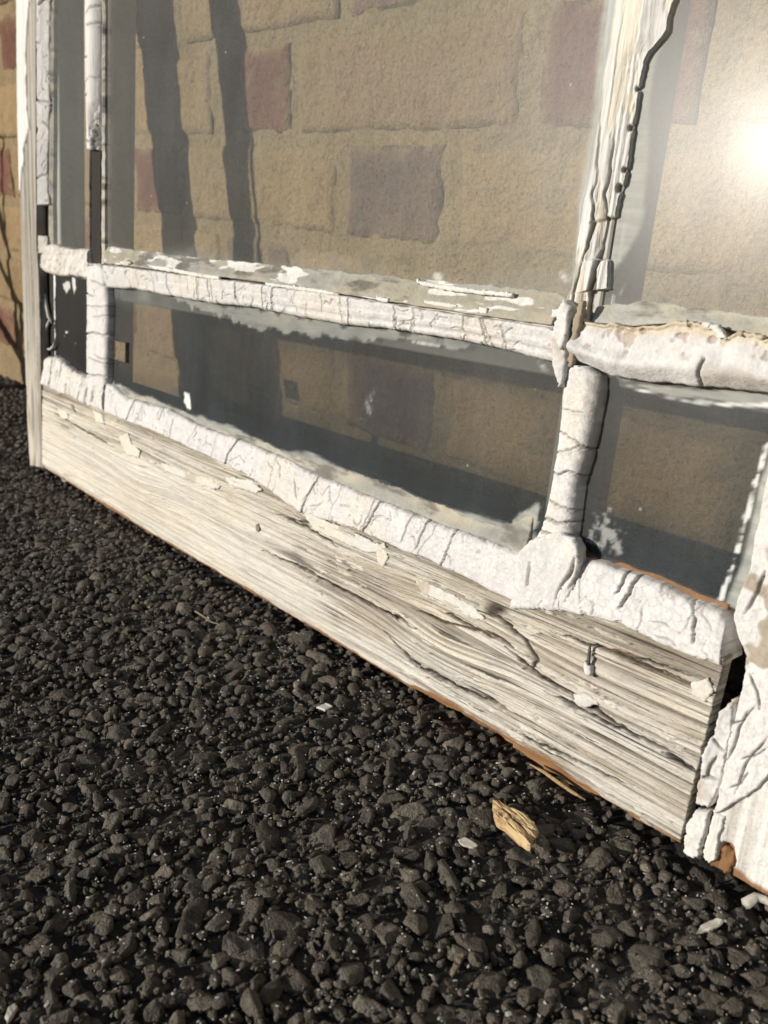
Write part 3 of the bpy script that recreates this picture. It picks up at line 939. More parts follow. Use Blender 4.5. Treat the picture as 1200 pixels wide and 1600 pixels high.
a = S([(167, 598), (195, 621), (262, 640), (319, 670), (375, 688), (450, 720), (483, 739), (587, 780), (692, 822), (796, 859), (822, 850)], -.006) - (0, .007)
b = S([(172, 578), (182, 596), (210, 610), (285, 636), (337, 661), (412, 684), (442, 698), (546, 729), (608, 746), (650, 766), (733, 799), (775, 811), (808, 806), (836, 790)], GL) - (0, .003)
strip('putty_bevel', a, b, bevel_h(-.0060, GL + .0001, 111), bevel_c(BEIGE, GPUT, 112), M_OLD, sash, 'u', .001, 26, -.0125, (.0003, .0014), 113)
a = S([(905, 873), (977, 893), (1033, 914), (1077, 938), (1128, 958)], -.006) - (0, .007); b = S([(912, 862), (977, 882), (1033, 901), (1085, 924), (1140, 945)], GL)
strip('putty_bevel', a, b, bevel_h(-.0065, GL + .0001, 116), bevel_c(TAN * .6, BROWN, 117), M_OLD, sash, 'u', .001, 16, -.0125, (.0003, .0008), 118)

# ---- left stile -------------------------------------------------------
stile = boxes('stile', [(-.0335, -.0015, -.0015, .985, -.003, BACK + .0005), (-.0330, .025, .10, .92, -.0125, BACK)], M_INT, sash)
a = np.concatenate([S([(47, 727), (42, 640), (38, 520), (34, 400), (32, 290), (30, 200), (29, 110), (28, 0)]), [[-.0335, .985]]])
b = np.concatenate([S([(68, 731), (64, 640), (63, 559), (62, 494), (60, 429), (57, 380), (56, 250), (56, 0)]), [[.001, .985]]])
PEEL = S([(20, -200), (48, -200), (46, 0), (43, 70), (43, 130), (46, 200), (42, 222), (40, 240), (37, 262), (34, 300), (24, 310)])


def stile_h(q):
    U, V = q['U'], q['V']
    g = U + (fbm(U * 14, V * 5, 121, 3) - .5) * .008
    ridge = .6 * vn(g / .0024, V * 8, 122) + .4 * vn(g / .0012, V * 12, 123)
    sd_ = poly_sd(U, V, PEEL) + (fbm(U * 90, V * 60, 124, 4) - .5) * .016
    pe = sst(-.0004, .0006, sd_)
    sp = sst(.02, .0, np.abs(vn(g / .008, V * 6, 125) - .5)) * sst(.5, .65, vn(g / .01, V * 10, 126))
    H = .0009 * (ridge - .5) + pe * .0016 - .0025 * sp * (1 - pe)
    return H, dict(ridge=ridge, pe=pe, sp=sp)


def stile_c(q):
    X = q['X']; U, V = q['U'], q['V']
    c = mixc(np.array((.27, .245, .21)), np.array((.47, .43, .37)), sst(.25, .7, X['ridge']))
    c = mixc(c, CREAM, np.clip(sst(.2, .02, V) * .55 * sst(.35, .6, fbm(U * 60, V * 20, 127, 3)), 0, 1))
    c = mixc(c, TAN * .7, sst(.6, .8, fbm(U * 70, V * 22, 128, 3)) * .6)
    c = mixc(c, DKG, np.clip(X['sp'] * .7, 0, 1) * (1 - X['pe']))
    return mixc(c, WHITE * 1.05, X['pe'])


strip('weathered_face', a, b, stile_h, stile_c, M_STILE, stile, 'v', .0009, 70, -.008, (.0006, .0004), 129, dense=.46)
# putty of the tall left pane, broken off near the bottom
a = np.concatenate([S([(57, 320), (56.5, 250), (56, 120), (56, 0)], .0), [[.001, .93]]])
b = np.concatenate([S([(76, 319), (74, 300), (73, 243), (74, 236), (76, 160), (75, 120), (76, 0)], -.006), [[.015, .93]]])
strip('putty', a, b, bead(-.0006, -.0070, .0010, 131, rand_cracks(.20, .5, 9, 8, .0005, .0012), .0006), lavc(132, .1), M_LAV, sash, 'v', .001, 34, -.012, (.0003, .0009), 133, dense=.4)
a = S([(58, 395), (57.5, 368)]); b = S([(76, 398), (74, 369)], -.006)
strip('putty', a, b, bead(-.001, -.006, .0008, 134, []), lavc(135, .1), M_OLD, sash, 'v', .0008, 24, -.012, (.0003, .0006), 136)
a = np.concatenate([S([(74, 392), (74, 320), (75, 200), (75, 0)], -.006), [[.0135, .93]]]); b = np.concatenate([S([(84, 388), (83, 320), (84, 200), (84, 0)], GL), [[.020, .93]]])
strip('putty_bevel', a, b, bevel_h(-.0075, GL + .0001, 137, .0006), bevel_c(BEIGE, GPUT, 138), M_OLD, sash, 'v', .002, 10, -.0125, (.0003, .0005), 139, dense=.4)
boxes('rebate', [(-.0010, .0150, .10, .93, -.0090, -.0122)], M_SHADEWOOD, stile)

# ---- narrow glazing bar -----------------------------------------------
bar1 = boxes('glazing_bar', [(.1025, .1240, .10, .93, -.0078, -.0135), (.1025, .1265, .10, .93, -.0132, BACK + .001)], M_SHADEWOOD, sash)
boxes('bar_moulding', [(.1017, .1275, .10, .93, -.0150, BACK)], M_INT, bar1)
a = np.concatenate([S([(139, 234), (137, 170), (136, 80), (135, 0)], -.006), [[.103, .93]]]); b = np.concatenate([S([(155, 234), (156, 170), (157, 80), (158, 0)], -.006), [[.128, .93]]])


def bar1_h(q):
    U, V = q['U'], q['V']
    n = fbm(U * 150, V * 60, 141, 4)
    hole = sst(.50, .56, n) * sst(.33, .315, V) * sst(.245, .27, V) * sst(.3, .7, q['T'])
    D, off, mk = tcracks(q, rand_cracks(.26, .42, 10, 12, .0004, .0009), 142)
    return -.0068 + off + .0060 * np.clip(1 - np.abs(2 * q['T'] - 1) ** 3, 0, 1) - .003 * hole - D * .6, dict(hole=hole, mk=mk)


strip('paint_skin', a, b, bar1_h, lambda q: mixc(mixc(WHITE * .9, LAV, fbm(q['U'] * 60, q['V'] * 30, 144, 3)), DKG, np.clip(np.maximum(q['X']['hole'] * .75, q['X']['mk'] * .8), 0, 1)),
      M_STILE, bar1, 'v', .0009, 30, -.0085, (.0005, .0006), 143, dense=.35)
for pts0, pts1 in ((((135.5, 412), (135.5, 0)), ((139, 412), (137.5, 0))), (((155, 414), (156, 0)), ((161, 410), (161, 0)))):
    a = np.concatenate([S(pts0, -.004), [[S(pts0, -.004)[-1][0], .93]]]); b = np.concatenate([S(pts1, -.006), [[S(pts1, -.006)[-1][0], .93]]])
    strip('putty_bevel', a, b, bevel_h(-.0062, -.0075, 145, .0012), bevel_c(WHITE, CREAM, 146), M_OLD, bar1, 'v', .0012, 10, -.0125, (.0005, .0005), 147, dense=.36)
# lower part still covered with putty
a = S([(138, 640), (136, 575), (137, 487), (136, 430), (139, 412)], -.004); b = S([(164, 641), (167, 575), (169, 475), (165, 424), (158, 412)], -.004)
strip('putty', a, b, bead(-.0055, -.0060, .0055, 151, rand_cracks(.10, .21, 9, 9, .0004, .0007)), lavc(152), M_LAV, bar1, 'v', .0008, 40, -.014, (.0005, .0005), 153)

# ---- centre glazing bar ------------------------------------------------
bar2 = boxes('glazing_bar', [(.6085, .6185, .10, .93, -.0085, -.0135), (.6020, .6215, .10, .93, -.0132, BACK + .001)], M_INT, sash)
# upper part: grey smear of paint, split timber, thick peeling slab
a = np.concatenate([S([(868, 512), (882, 480), (893, 440), (898, 413), (904, 327), (913, 283), (933, 167), (942, 67), (950, 0)], -.0085), [[.592, .93]]])
b = np.concatenate([S([(927, 505), (928, 470), (931, 453), (947, 451), (949, 405), (941, 402), (946, 345), (959, 339), (963, 312), (973, 287), (976, 270), (982, 240), (987, 193), (990, 180), (997, 133), (1004, 95), (1012, 80), (1032, 58), (1041, 45), (1043, 25), (1052, 0)], -.0066), [[.636, .93]]])
BLINE = np.concatenate([S([(905, 505), (910, 470), (920, 420), (930, 370), (936, 320), (943, 270), (946, 235), (957, 180)], -.001), [[.63, .40]]])
HOLES = list(zip(S([(991, 137), (981, 198), (971, 264), (964, 293)], -.005), (.0008, .0011, .0010, .0015)))


def bar2_h(q):
    U, V, T = q['U'], q['V'], q['T']
    g = U + (fbm(U * 20, V * 7, 161, 3) - .5) * .004
    ridge = .5 * vn(g / .0018, V * 7, 162) + .5 * vn(g / .0010, V * 11, 163)
    ul = np.interp(V, BLINE[:, 1], BLINE[:, 0]) + (fbm(V * 120, U * 0, 167, 3) - .5) * .004
    vlow = S([(950, 340)], -.006)[0][1]
    bare = sst(-.0003, .0005, U - ul) * sst(.0004, -.0004, V - vlow + (fbm(U * 200, V * 60, 160, 2) - .5) * .002)
    blk = sst(-.0004, .0004, poly_sd(U, V, S([(936, 407), (952, 402), (950, 453), (930, 453), (931, 420)], -.005)))
    bare = bare * (1 - blk)
    split = np.exp(-((U - ul) / .0004) ** 2) * sst(.285, .25, V)
    split2 = np.exp(-((U - ul + .006 + .001 * np.sin(V * 70)) / .0005) ** 2) * sst(.30, .24, V)
    hole = np.zeros_like(U)
    for (hp, hr) in HOLES:
        hole = np.maximum(hole, sst(hr * 1.2, hr * .6, np.hypot(U - hp[0], (V - hp[1]) * .8)))
    low = sst(.30, .235, V)
    flake = sst(.54, .60, fbm(U * 130, V * 34, 170, 4)) * sst(.22, .34, T)
    H = -.0092 + .0054 * sst(.0, .26, T) - .0034 * sst(.50, 1, T) + .0009 * (ridge - .5) * (.5 + low) + .0007 * (fbm(U * 80, V * 40, 164, 4) - .5)
    H = H + .0005 * flake - .0020 * bare + .0008 * bare * (ridge - .5) - .0022 * split - .0016 * split2 - .0022 * hole
    return H, dict(ridge=ridge, bare=bare, split=np.maximum(split, split2), hole=hole, flake=flake, low=low)


def bar2_c(q):
    U, V, T, X = q['U'], q['V'], q['T'], q['X']
    c = mixc(GPUT * 1.15, np.array((.47, .49, .48)), sst(.3, .7, fbm(U * 60, V * 20, 165, 3)))
    c = mixc(c, mixc(CREAM * .95, WHITE, X['flake']), sst(.20, .34, T + .22 * (fbm(U * 70, V * 30, 166, 3) - .5)))
    c = mixc(c, GREYW * 1.1, np.clip(X['low'] * sst(.5, .3, X['ridge']) * .6, 0, 1))
    c = mixc(c, mixc(GREYW * .8, np.array((.30, .19, .11)), fbm(U * 200, V * 20, 168, 3)), X['bare'] * .95)
    return mixc(c, DKG * .8, np.clip(np.maximum(X['split'] * .85, X['hole'] * .8), 0, 1))


strip('weathered_face', a, b, bar2_h, bar2_c, M_STILE, bar2, 'v', .0005, 90, -.0125, (.0005, .0007), 169, dense=.34)


# splinter of bare timber above the gap
slab_mesh('splinter', S([(905, 475), (914, 465), (905, 505), (899, 540), (893, 575), (887, 572), (889, 540), (894, 505)], .0), -.002, .0022, 176, lambda q: mixc(TAN * .9, GREYW, fbm(q['U'] * 400, q['V'] * 20, 177, 3)), M_STILE, bar2, .0005)
# crusty lump of paint left of the splinter
slab_mesh('paint_slab', S([(866, 512), (872, 492), (884, 470), (893, 480), (890, 505), (887, 530), (880, 545), (868, 528)], .001), -.003, .0055, 178, slabc(LAV, WHITE, 179), M_LAV, bar2, .0005, .0025)
slab_mesh('paint_slab', S([(862, 515), (884, 530), (884, 560), (882, 590), (876, 603), (869, 585), (864, 560)], .0), -.004, .0045, 181, slabc(LAV, LAV * .95, 182), M_LAV, bar2, .0005, .0015)
# dark backing that carries the gap's shade in its colour
boxes('gap_shade', [(.607, .6235, .168, .200, -.0098, -.0132)], M_SHADEWOOD, bar2)
# lower part: fat rounded run of putty
a = S([(815, 856), (834, 842), (845, 821), (855, 782), (864, 731), (872, 669), (878, 610), (884, 578), (897, 570)], -.005)
b = S([(906, 868), (895, 845), (898, 832), (902, 802), (907, 755), (916, 726), (925, 689), (933, 652), (941, 608), (940, 588), (926, 573)], -.005)
CR3 = [(S([(890, 688)])[0][1], -.004, .0004, .002, -.2, 1.2), (S([(885, 742)])[0][1], .003, .0004, .003, -.2, 1.2), (S([(875, 790)])[0][1], -.003, .0004, .002, -.2, 1.2), (S([(868, 815)])[0][1], .002, .0006, .002, -.2, 1.2), (S([(862, 838)])[0][1], .002, .0006, .002, .1, .9)]


def tube_h(q):
    U, V, T = q['U'], q['V'], q['T']
    D, off, mk = tcracks(q, CR3 + rand_cracks(.125, .215, 6, 15, .0002, .0004), 191)
    fold = np.zeros_like(U)
    for (vv, s_, l) in ((S([(920, 600)])[0][1], 1.0, .011), (S([(905, 700)])[0][1], .9, .008), (S([(900, 765)])[0][1], 1.2, .007), (S([(890, 860)])[0][1], 1.4, .010)):
        fold += .0004 * np.sin((V - vv) * 900 * s_ + U * 700) * np.exp(-((V - vv) / l) ** 2) * sst(.3, .8, T)
    flare = sst(.147, .128, V)
    prof = np.clip(1 - np.abs(2 * T - 1) ** 4.0, 0, 1) ** .8
    H = -.0085 + .0068 * prof + .0006 * T + off + fold + .0010 * (fbm(U * 120, V * 120, 192, 4) - .5) - D
    return H, dict(mk=mk)


strip('putty', a, b, tube_h, lavc(193), M_LAV, bar2, 'v', .0006, 60, -.0125, (.0004, .0004), 194)
slab_mesh('putty_lump', S([(800, 950), (806, 900), (812, 862), (830, 845), (868, 830), (897, 842), (906, 862), (903, 900), (890, 930), (880, 955), (850, 952)], .0), -.0045, .0058, 196, lavc(197), M_LAV, bar2, .0006, .0012,
          craq=[(S([(895, 870), (888, 895), (872, 920), (862, 945)], .003), .0008, .003), (S([(905, 880), (895, 905), (880, 925)], .003), .0006, .002), (S([(823, 880), (820, 920)], .003), .0005, .002)])

# ---- horizontal glazing bar -------------------------------------------
vb0, vb1 = .1760, .2025
hbar = boxes('glazing_bar', [(.002, .700, .190, .199, -.0075, -.0135), (.0255, .700, vb0 - .001, vb1 + .001, -.0136, BACK + .0014)], M_INT, sash)
a = S([(166, 450), (210, 451), (262, 462), (337, 474), (400, 481), (450, 492), (537, 507), (608, 513), (671, 524), (754, 538), (817, 554), (864, 567)], -.005)
b = S([(160, 414), (187, 417), (322, 434), (375, 440), (450, 451), (504, 458), (608, 475), (733, 494), (850, 511), (866, 516)], .0)
CR4 = [(S([(x_, y_)])[0][0], r_, .0004, .0025, -.2, 1.2) for x_, y_, r_ in ((235, 440, .003), (258, 445, 0), (305, 450, .002), (322, 452, .001), (365, 455, -.002), (405, 462, .003), (420, 465, .005), (540, 485, .003), (612, 495, 0), (720, 515, .002), (750, 520, -.003))] + rand_cracks(.17, .60, 14, 16, .00022, .0004)
strip('putty', a, b, bead(-.0060, -.0012, .0022, 201, CR4), lavc(202), M_LAV, hbar, 'u', .0006, 46, -.013, (.0006, .0005), 203)
# old grey putty above the crack, sloping back to the glass
a = S([(162, 411), (187, 414), (322, 430), (375, 436), (450, 447), (504, 454), (608, 471), (733, 490), (862, 508)], -.003)
b = S([(163, 384), (210, 391), (311, 404), (400, 411), (483, 420), (650, 436), (800, 449), (871, 459), (884, 466)], GL)
strip('putty_bevel', a, b, bevel_h(-.0035, GL + .0001, 211, .0022), bevel_c(GPUT * 1.05, BEIGE * .82, 212, .045), M_OLD, hbar, 'u', .0008, 36, -.0125, (.0003, .0010), 213)
# white scabs left on the grey putty
for k, pts in enumerate(([(186, 411), (198, 406), (206, 410), (200, 416)], [(226, 413), (260, 417), (300, 425), (336, 431), (349, 434), (335, 437), (290, 429), (240, 420)], [(645, 437), (700, 446), (760, 454), (802, 458), (800, 464), (750, 460), (690, 453), (660, 446)],
                         [(662, 470), (700, 473), (722, 480), (700, 481), (665, 475)], [(750, 481), (763, 480), (762, 491), (752, 490)], [(400, 440), (450, 446), (500, 452), (545, 462), (520, 461), (460, 452), (420, 446)], [(588, 463), (612, 468), (605, 472), (590, 469)], [(863, 484), (876, 483), (875, 495), (864, 496)])):
    d_ = (-.0035, -.0032, -.0062, -.0046, -.0040, -.0028, -.0036, -.0048)[k]
    slab_mesh('paint_scab', S(pts, d_), d_ - .0006, .0014, 215 + k, slabc(WHITE * 1.05, WHITE, 230 + k), M_LAV, hbar, .0004, .0002, rag=.0009)
# left short bar: lumpy white
a = S([(63, 423), (80, 430), (110, 431), (139, 436)], -.003); b = S([(68, 384), (80, 381), (110, 388), (136, 389)], -.005)
strip('putty', a, b, bead(-.0060, -.0075, .0045, 241, [], .0050), lavc(242, .5), M_OLD, hbar, 'u', .0008, 40, -.0125, (.0010, .0012), 243)
# right part: peeling cream paint
a = S([(890, 560), (902, 566), (950, 587), (1000, 596), (1067, 601), (1130, 606), (1200, 614), (1240, 620)], -.001)
b = S([(899, 497), (933, 503), (987, 511), (1040, 505), (1077, 502), (1120, 511), (1133, 530), (1153, 517), (1200, 528), (1240, 533)], -.002)


def rbar_h(q):
    U, V, T = q['U'], q['V'], q['T']
    D, off, mk = tcracks(q, [(S([(1095, 580)])[0][0], .001, .0006, .003, -.2, .45)], 251)
    pit = sst(.62, .72, fbm(U * 230, V * 230, 252, 3)) * sst(.35, .55, T)
    roll = np.exp(-((T - .30) / .18) ** 2)
    H = -.0045 + .0035 * np.clip(1 - (2 * T - 1) ** 2, 0, 1) ** .5 + .0030 * roll * (.6 + .8 * fbm(U * 30, V * 30, 253, 3)) + .0022 * (fbm(U * 55, V * 80, 254, 4) - .5) - .0009 * pit + .0020 * sst(.9, .99, T) - D
    return H, dict(mk=mk, pit=pit)


def rbar_c(q):
    U, V, T = q['U'], q['V'], q['T']
    c = mixc(LAV, WHITE, fbm(U * 40, V * 60, 255, 3))
    c = mixc(c, np.array((.66, .55, .38)), sst(.72, .92, T + .35 * (fbm(U * 30, V * 60, 256, 4) - .5)) * .8)
    c = mixc(c, GREYW * 1.3, sst(.5, .7, fbm(U * 35, V * 90, 257, 4)) * sst(.5, .3, T) * .6)
    c = mixc(c, BROWN, q['X']['pit'] * .45)
    return mixc(c, DKG, np.clip(q['X']['mk'] * .8, 0, 1))


strip('putty', a, b, rbar_h, rbar_c, M_OLD, hbar, 'u', .0005, 70, -.0125, (.0006, .0014), 259)
a = S([(925, 503), (987, 509), (1077, 502), (1120, 511), (1200, 527), (1240, 532)], -.006); b = S([(930, 480), (1000, 471), (1060, 477), (1100, 484), (1200, 496), (1240, 500)], GL)
strip('putty_bevel', a, b, bevel_h(-.0060, GL + .0001, 261, .0016), bevel_c(GPUT * 1.2, BEIGE, 262), M_OLD, hbar, 'u', .0008, 26, -.0125, (.0003, .0010), 263)
slab_mesh('paint_scab', S([(1030, 514), (1077, 500), (1118, 508), (1130, 522), (1134, 532), (1124, 528), (1114, 515), (1078, 508), (1050, 512)], -.001), -.0030, .0024, 264, slabc(WHITE, CREAM, 265), M_OLD, hbar, .0006, .0004)
slab_mesh('paint_scab', S([(1140, 526), (1155, 516), (1205, 527), (1205, 533), (1160, 523)], -.001), -.0030, .0024, 266, slabc(CREAM, TAN, 267), M_OLD, hbar, .0006, .0004)

# ---- right stile --------------------------------------------------------
rst = boxes('stile', [(.7215, .775, -.001, .985, -.004, BACK), (.7000, .775, .125, .92, -.0125, BACK + .0006), (.712, .725, .0, .135, -.012, BACK + .001)], M_INT, sash)
a = np.concatenate([S([(1116, 1352), (1118, 1320), (1121, 1262), (1127, 1231), (1139, 1184), (1148, 1131), (1158, 1092), (1172, 1025), (1157, 997), (1148, 962), (1158, 933), (1177, 883), (1187, 817), (1200, 760), (1212, 690)]), [[.706, .30], [.706, .985]]])
b = np.array([[.775, -.0005], [.775, .985]])
bound = S([(1105, 1275), (1131, 1264), (1165, 1246), (1189, 1224), (1230, 1180)])
RCR = [([(1138, 1186), (1150, 1165), (1156, 1140), (1172, 1110)], .0004, .002), ([(1150, 1240), (1165, 1200), (1182, 1172), (1205, 1150)], .0004, .002), ([(1175, 1050), (1187, 1080), (1190, 1110)], .0004, .002), ([(1165, 960), (1188, 925), (1200, 890)], .0005, .003), ([(1140, 1130), (1165, 1125), (1185, 1100)], .0003, .0015), ([(1160, 1185), (1180, 1180), (1205, 1165)], .0003, .0015), ([(1140, 1230), (1160, 1222), (1172, 1205)], .0003, .0012)]
RCR = [(S(p), w, d) for p, w, d in RCR]


def rst_h(q):
    U, V = q['U'], q['V']
    vb = np.interp(U, bound[:, 0], bound[:, 1])
    thick = sst(-.0008, .0008, V - vb + (fbm(U * 160, V * 160, 271, 3) - .5) * .004)
    g = U + (fbm(U * 20, V * 8, 272, 3) - .5) * .004
    ridge = .6 * vn(g / .0017, V * 9, 273) + .4 * vn(g / .0009, V * 13, 274)
    H = -.0006 + .0009 * (ridge - .5) * (1 - .8 * thick) + .0024 * thick * sst(.35, .28, V) + thick * .0016 * (fbm(U * 90, V * 70, 275, 5, .6) - .5)
    cr = np.zeros_like(U)
    for p, w, d in RCR:
        gq = poly_groove(U + (fbm(U * 180, V * 180, 276, 2) - .5) * .0015, V, p, w, 1.0); cr = np.maximum(cr, gq)
    rot = sst(-.0008, .0008, poly_sd(U, V, S([(1131, 1318), (1143, 1325), (1149, 1345), (1139, 1372), (1105, 1356), (1118, 1340)])) + (fbm(U * 200, V * 200, 277, 3) - .5) * .003)
    H = H - .0016 * cr - rot * (.003 + .002 * (fbm(U * 400, V * 60, 278, 3)))
    return H, dict(thick=thick, ridge=ridge, mk=cr, rot=rot)


def rst_c(q):
    U, V, X = q['U'], q['V'], q['X']
    c = mixc(mixc(CREAM, WHITE, sst(.3, .6, fbm(U * 40, V * 15, 281, 3))), GREYW, sst(.55, .25, X['ridge']) * .6)
    c = mixc(c, mixc(LAV, WHITE, fbm(U * 60, V * 60, 282, 3)), X['thick'])
    st_ = sst(.66, .73, fbm(U * 60, V * 60, 283, 4)) * X['thick']
    c = mixc(c, TAN * .75, st_ * .8)
    lowe = sst(.0035, .001, V + .004 * (fbm(U * 120, V * 60, 284, 3) - .5))
    c = mixc(c, BROWN, np.maximum(X['rot'], lowe))
    return mixc(c, DKG * .5, np.clip(X['mk'] * .95, 0, 1))


strip('weathered_face', a, b, rst_h, rst_c, M_LAV2, rst, 'v', .00045, 170, -.014, (.0007, .0), 289, dense=.22)
slab_mesh('paint_slab', S([(1148, 1094), (1140, 1098), (1126, 1112), (1116, 1147), (1098, 1178), (1094, 1213), (1085, 1256), (1109, 1261), (1126, 1224), (1138, 1175), (1146, 1128)], .001), -.004, .0062, 291, slabc(LAV, WHITE, 292), M_LAV2, rst, .0003, .0018,
          craq=[(S([(1096, 1216), (1110, 1213), (1124, 1218)], .001), .0007, .002), (S([(1115, 1150), (1125, 1165), (1138, 1175)], .001), .0006, .002), (S([(1122, 1180), (1112, 1195), (1104, 1215)], .001), .0006, .002)])
slab_mesh('paint_slab', S([(1087, 1265), (1073, 1292), (1066, 1331), (1084, 1340), (1092, 1338), (1103, 1302), (1110, 1268)], .001), -.004, .0060, 293, slabc(LAV, WHITE, 294), M_LAV2, rst, .0003, .0016)
slab_mesh('paint_slab', S([(1113, 1264), (1106, 1300), (1095, 1340), (1108, 1351), (1117, 1345), (1124, 1310), (1131, 1278)], .001), -.004, .0052, 295, slabc(CREAM, WHITE, 296), M_STILE, rst, .0003, .0012)
slab_mesh('rotten_end', S([(1109, 1352), (1117, 1330), (1131, 1322), (1146, 1335), (1142, 1352), (1138, 1369)], -.001), -.006, .005, 297, lambda q: mixc(BROWN * .8, np.array((.40, .20, .07)), sst(.3, .7, fbm(q['U'] * 300, q['V'] * 60, 298, 3))), M_STILE, rst, .0005, .0025)
# smear of paint on the lower right glass beside the stile is on the pane itself

# ---- top rail (above the frame of the photograph) ------------------------
boxes('top_rail', [(.0255, .699, .921, .985, .0, BACK + .0008)], M_INT, sash)

# ---- glass ---------------------------------------------------------------
def pane(name, u0, u1, v0, v1, mat, smf, res=.0016):
    nu, nv_ = max(4, int((u1 - u0) / res)), max(4, int((min(v1, .46) - v0) / res))
    u = np.linspace(u0, u1, nu); v_ = np.linspace(v0, min(v1, .46), nv_)
    if v1 > .46: v_ = np.concatenate([v_, np.linspace(.46, v1, 20)[1:]])
    U, V = np.meshgrid(u, v_, indexing='ij')
    C_ = np.clip(smf(U, V), 0, 1)
    P = loc(U, V, np.full_like(U, GL)).reshape(-1, 3); F = grid_faces(*U.shape)
    n_ = U.shape[1]
    if np.cross(P[n_] - P[0], P[1] - P[0])[1] > 0: F = F[:, ::-1]
    nf = len(F); N = len(P)
    c = [(u0, v0), (u1, v0), (u1, v1), (u0, v1)]
    Pb = np.array([(a_, -(GL - .003), b_) for a_, b_ in c] + [(a_, -GL, b_) for a_, b_ in c])
    Fb = np.array([[0, 1, 2, 3], [0, 4, 5, 1], [1, 5, 6, 2], [2, 6, 7, 3], [3, 7, 4, 0]]) + N
    me = raw_mesh(name, np.concatenate([P, Pb]), np.concatenate([F, Fb]), False, np.concatenate([C_.reshape(-1, 3), np.zeros((8, 3))]))
    o = link(name, me, [mat, M_GBACK], sash)
    mi = np.zeros(len(me.polygons), np.int32); mi[nf:] = 1
    me.polygons.foreach_set('material_index', mi)
    return o


def blob(U, V, pts, soft, seed, amp=.003, fr=120):
    return sst(0, soft, poly_sd(U, V, S(pts, GL)) + (fbm(U * fr, V * fr, seed, 4) - .5) * amp)


def sm_none(U, V): return np.zeros(U.shape + (3,))


def sm_upmid(U, V):
    r = blob(U, V, [(930, 60), (952, -100), (975, -100), (930, 300), (905, 440), (890, 440), (900, 320), (925, 170)], .003, 301) * .9
    g = blob(U, V, [(676, 425), (686, 420), (696, 434), (694, 446), (680, 444), (674, 436)], .002, 302, .003, 250) * .5
    g = np.maximum(g, blob(U, V, [(874, 422), (886, 428), (892, 440), (886, 446), (876, 434)], .002, 303, .002, 250) * .6)
    low = sst(.014, .0, V - .2085 + .004 * np.sin(U * 40)) * .35 * fbm(U * 30, V * 60, 304, 4)
    left = sst(.140, .130, U) * .35
    return np.stack([np.maximum(np.maximum(r, low), left), g, r * 0], -1)


def sm_upright(U, V):
    r = blob(U, V, [(1052, 20), (1040, 70), (1024, 120), (1020, 180), (1018, 260), (1010, 330), (1000, 375), (980, 405), (955, 430), (935, 445), (935, 380), (945, 310), (955, 200), (970, 120), (990, 20)], .003, 311, .003) * .92
    g = blob(U, V, [(1085, 426), (1082, 440), (1080, 449), (1076, 447), (1078, 437)], .0008, 312, .0003) * .6
    g = np.maximum(g, blob(U, V, [(979, 437), (984, 436), (968, 465), (962, 467)], .002, 313, .002, 300) * .35)
    low = sst(.012, .0, V - .2000 - .003 * fbm(U * 30, U * 0, 314, 3)) * .6 * fbm(U * 40, V * 80, 315, 3)
    return np.stack([np.maximum(r, low), g, r * 0], -1)


def sm_lowmid(U, V):
    r = blob(U, V, [(262, 458), (337, 470), (450, 490), (570, 510), (680, 525), (760, 540), (740, 546), (640, 536), (580, 528), (500, 526), (420, 518), (360, 497), (300, 483)], .0015, 321, .010) * .55
    r = np.maximum(r, blob(U, V, [(842, 790), (836, 835), (800, 862), (770, 835), (800, 815), (825, 795)], .0015, 322, .007) * .9)
    bot = S([(182, 596), (285, 636), (412, 684), (546, 729), (650, 766), (775, 811), (840, 830)], GL) - (0, .003)
    vb_ = np.interp(U, bot[:, 0], bot[:, 1])
    r = np.maximum(r, sst(.0022, .0, V - vb_ + .0005 + (fbm(U * 26, V * 90, 323, 5, .65) - .5) * .011) * .9)
    r = np.maximum(r, sst(.140, .132, U) * .5)
    r = np.maximum(r, sst(.166, .184, V) * .45 * sst(.27, .2, U) * fbm(U * 40, V * 60, 329, 3))
    g = blob(U, V, [(288, 612), (296, 616), (299, 640), (293, 640), (287, 628)], .0012, 324, .003, 300)
    g = np.maximum(g, blob(U, V, [(572, 612), (584, 610), (583, 642), (572, 662), (568, 640)], .006, 325, .012, 420) * .28)
    g = np.maximum(g, blob(U, V, [(640, 532), (690, 538), (688, 543), (645, 537)], .002, 326, .003, 400) * .7)
    g = np.maximum(g, blob(U, V, [(834, 560), (856, 572), (855, 582), (845, 578)], .002, 327, .002, 300) * .45)
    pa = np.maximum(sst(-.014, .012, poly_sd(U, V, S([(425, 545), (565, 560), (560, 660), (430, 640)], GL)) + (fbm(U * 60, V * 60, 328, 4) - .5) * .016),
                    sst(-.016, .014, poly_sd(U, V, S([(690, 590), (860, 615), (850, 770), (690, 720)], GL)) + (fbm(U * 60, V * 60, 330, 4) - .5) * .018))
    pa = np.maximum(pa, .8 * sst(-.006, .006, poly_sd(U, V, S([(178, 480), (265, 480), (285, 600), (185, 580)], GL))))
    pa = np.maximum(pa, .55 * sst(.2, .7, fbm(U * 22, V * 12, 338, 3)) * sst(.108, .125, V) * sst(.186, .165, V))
    dirt_shade = np.clip(1.0 - pa, 0, 1)  # pane darker outside the lit patches, imitating shade on the wall behind
    return np.stack([r, g, dirt_shade], -1)


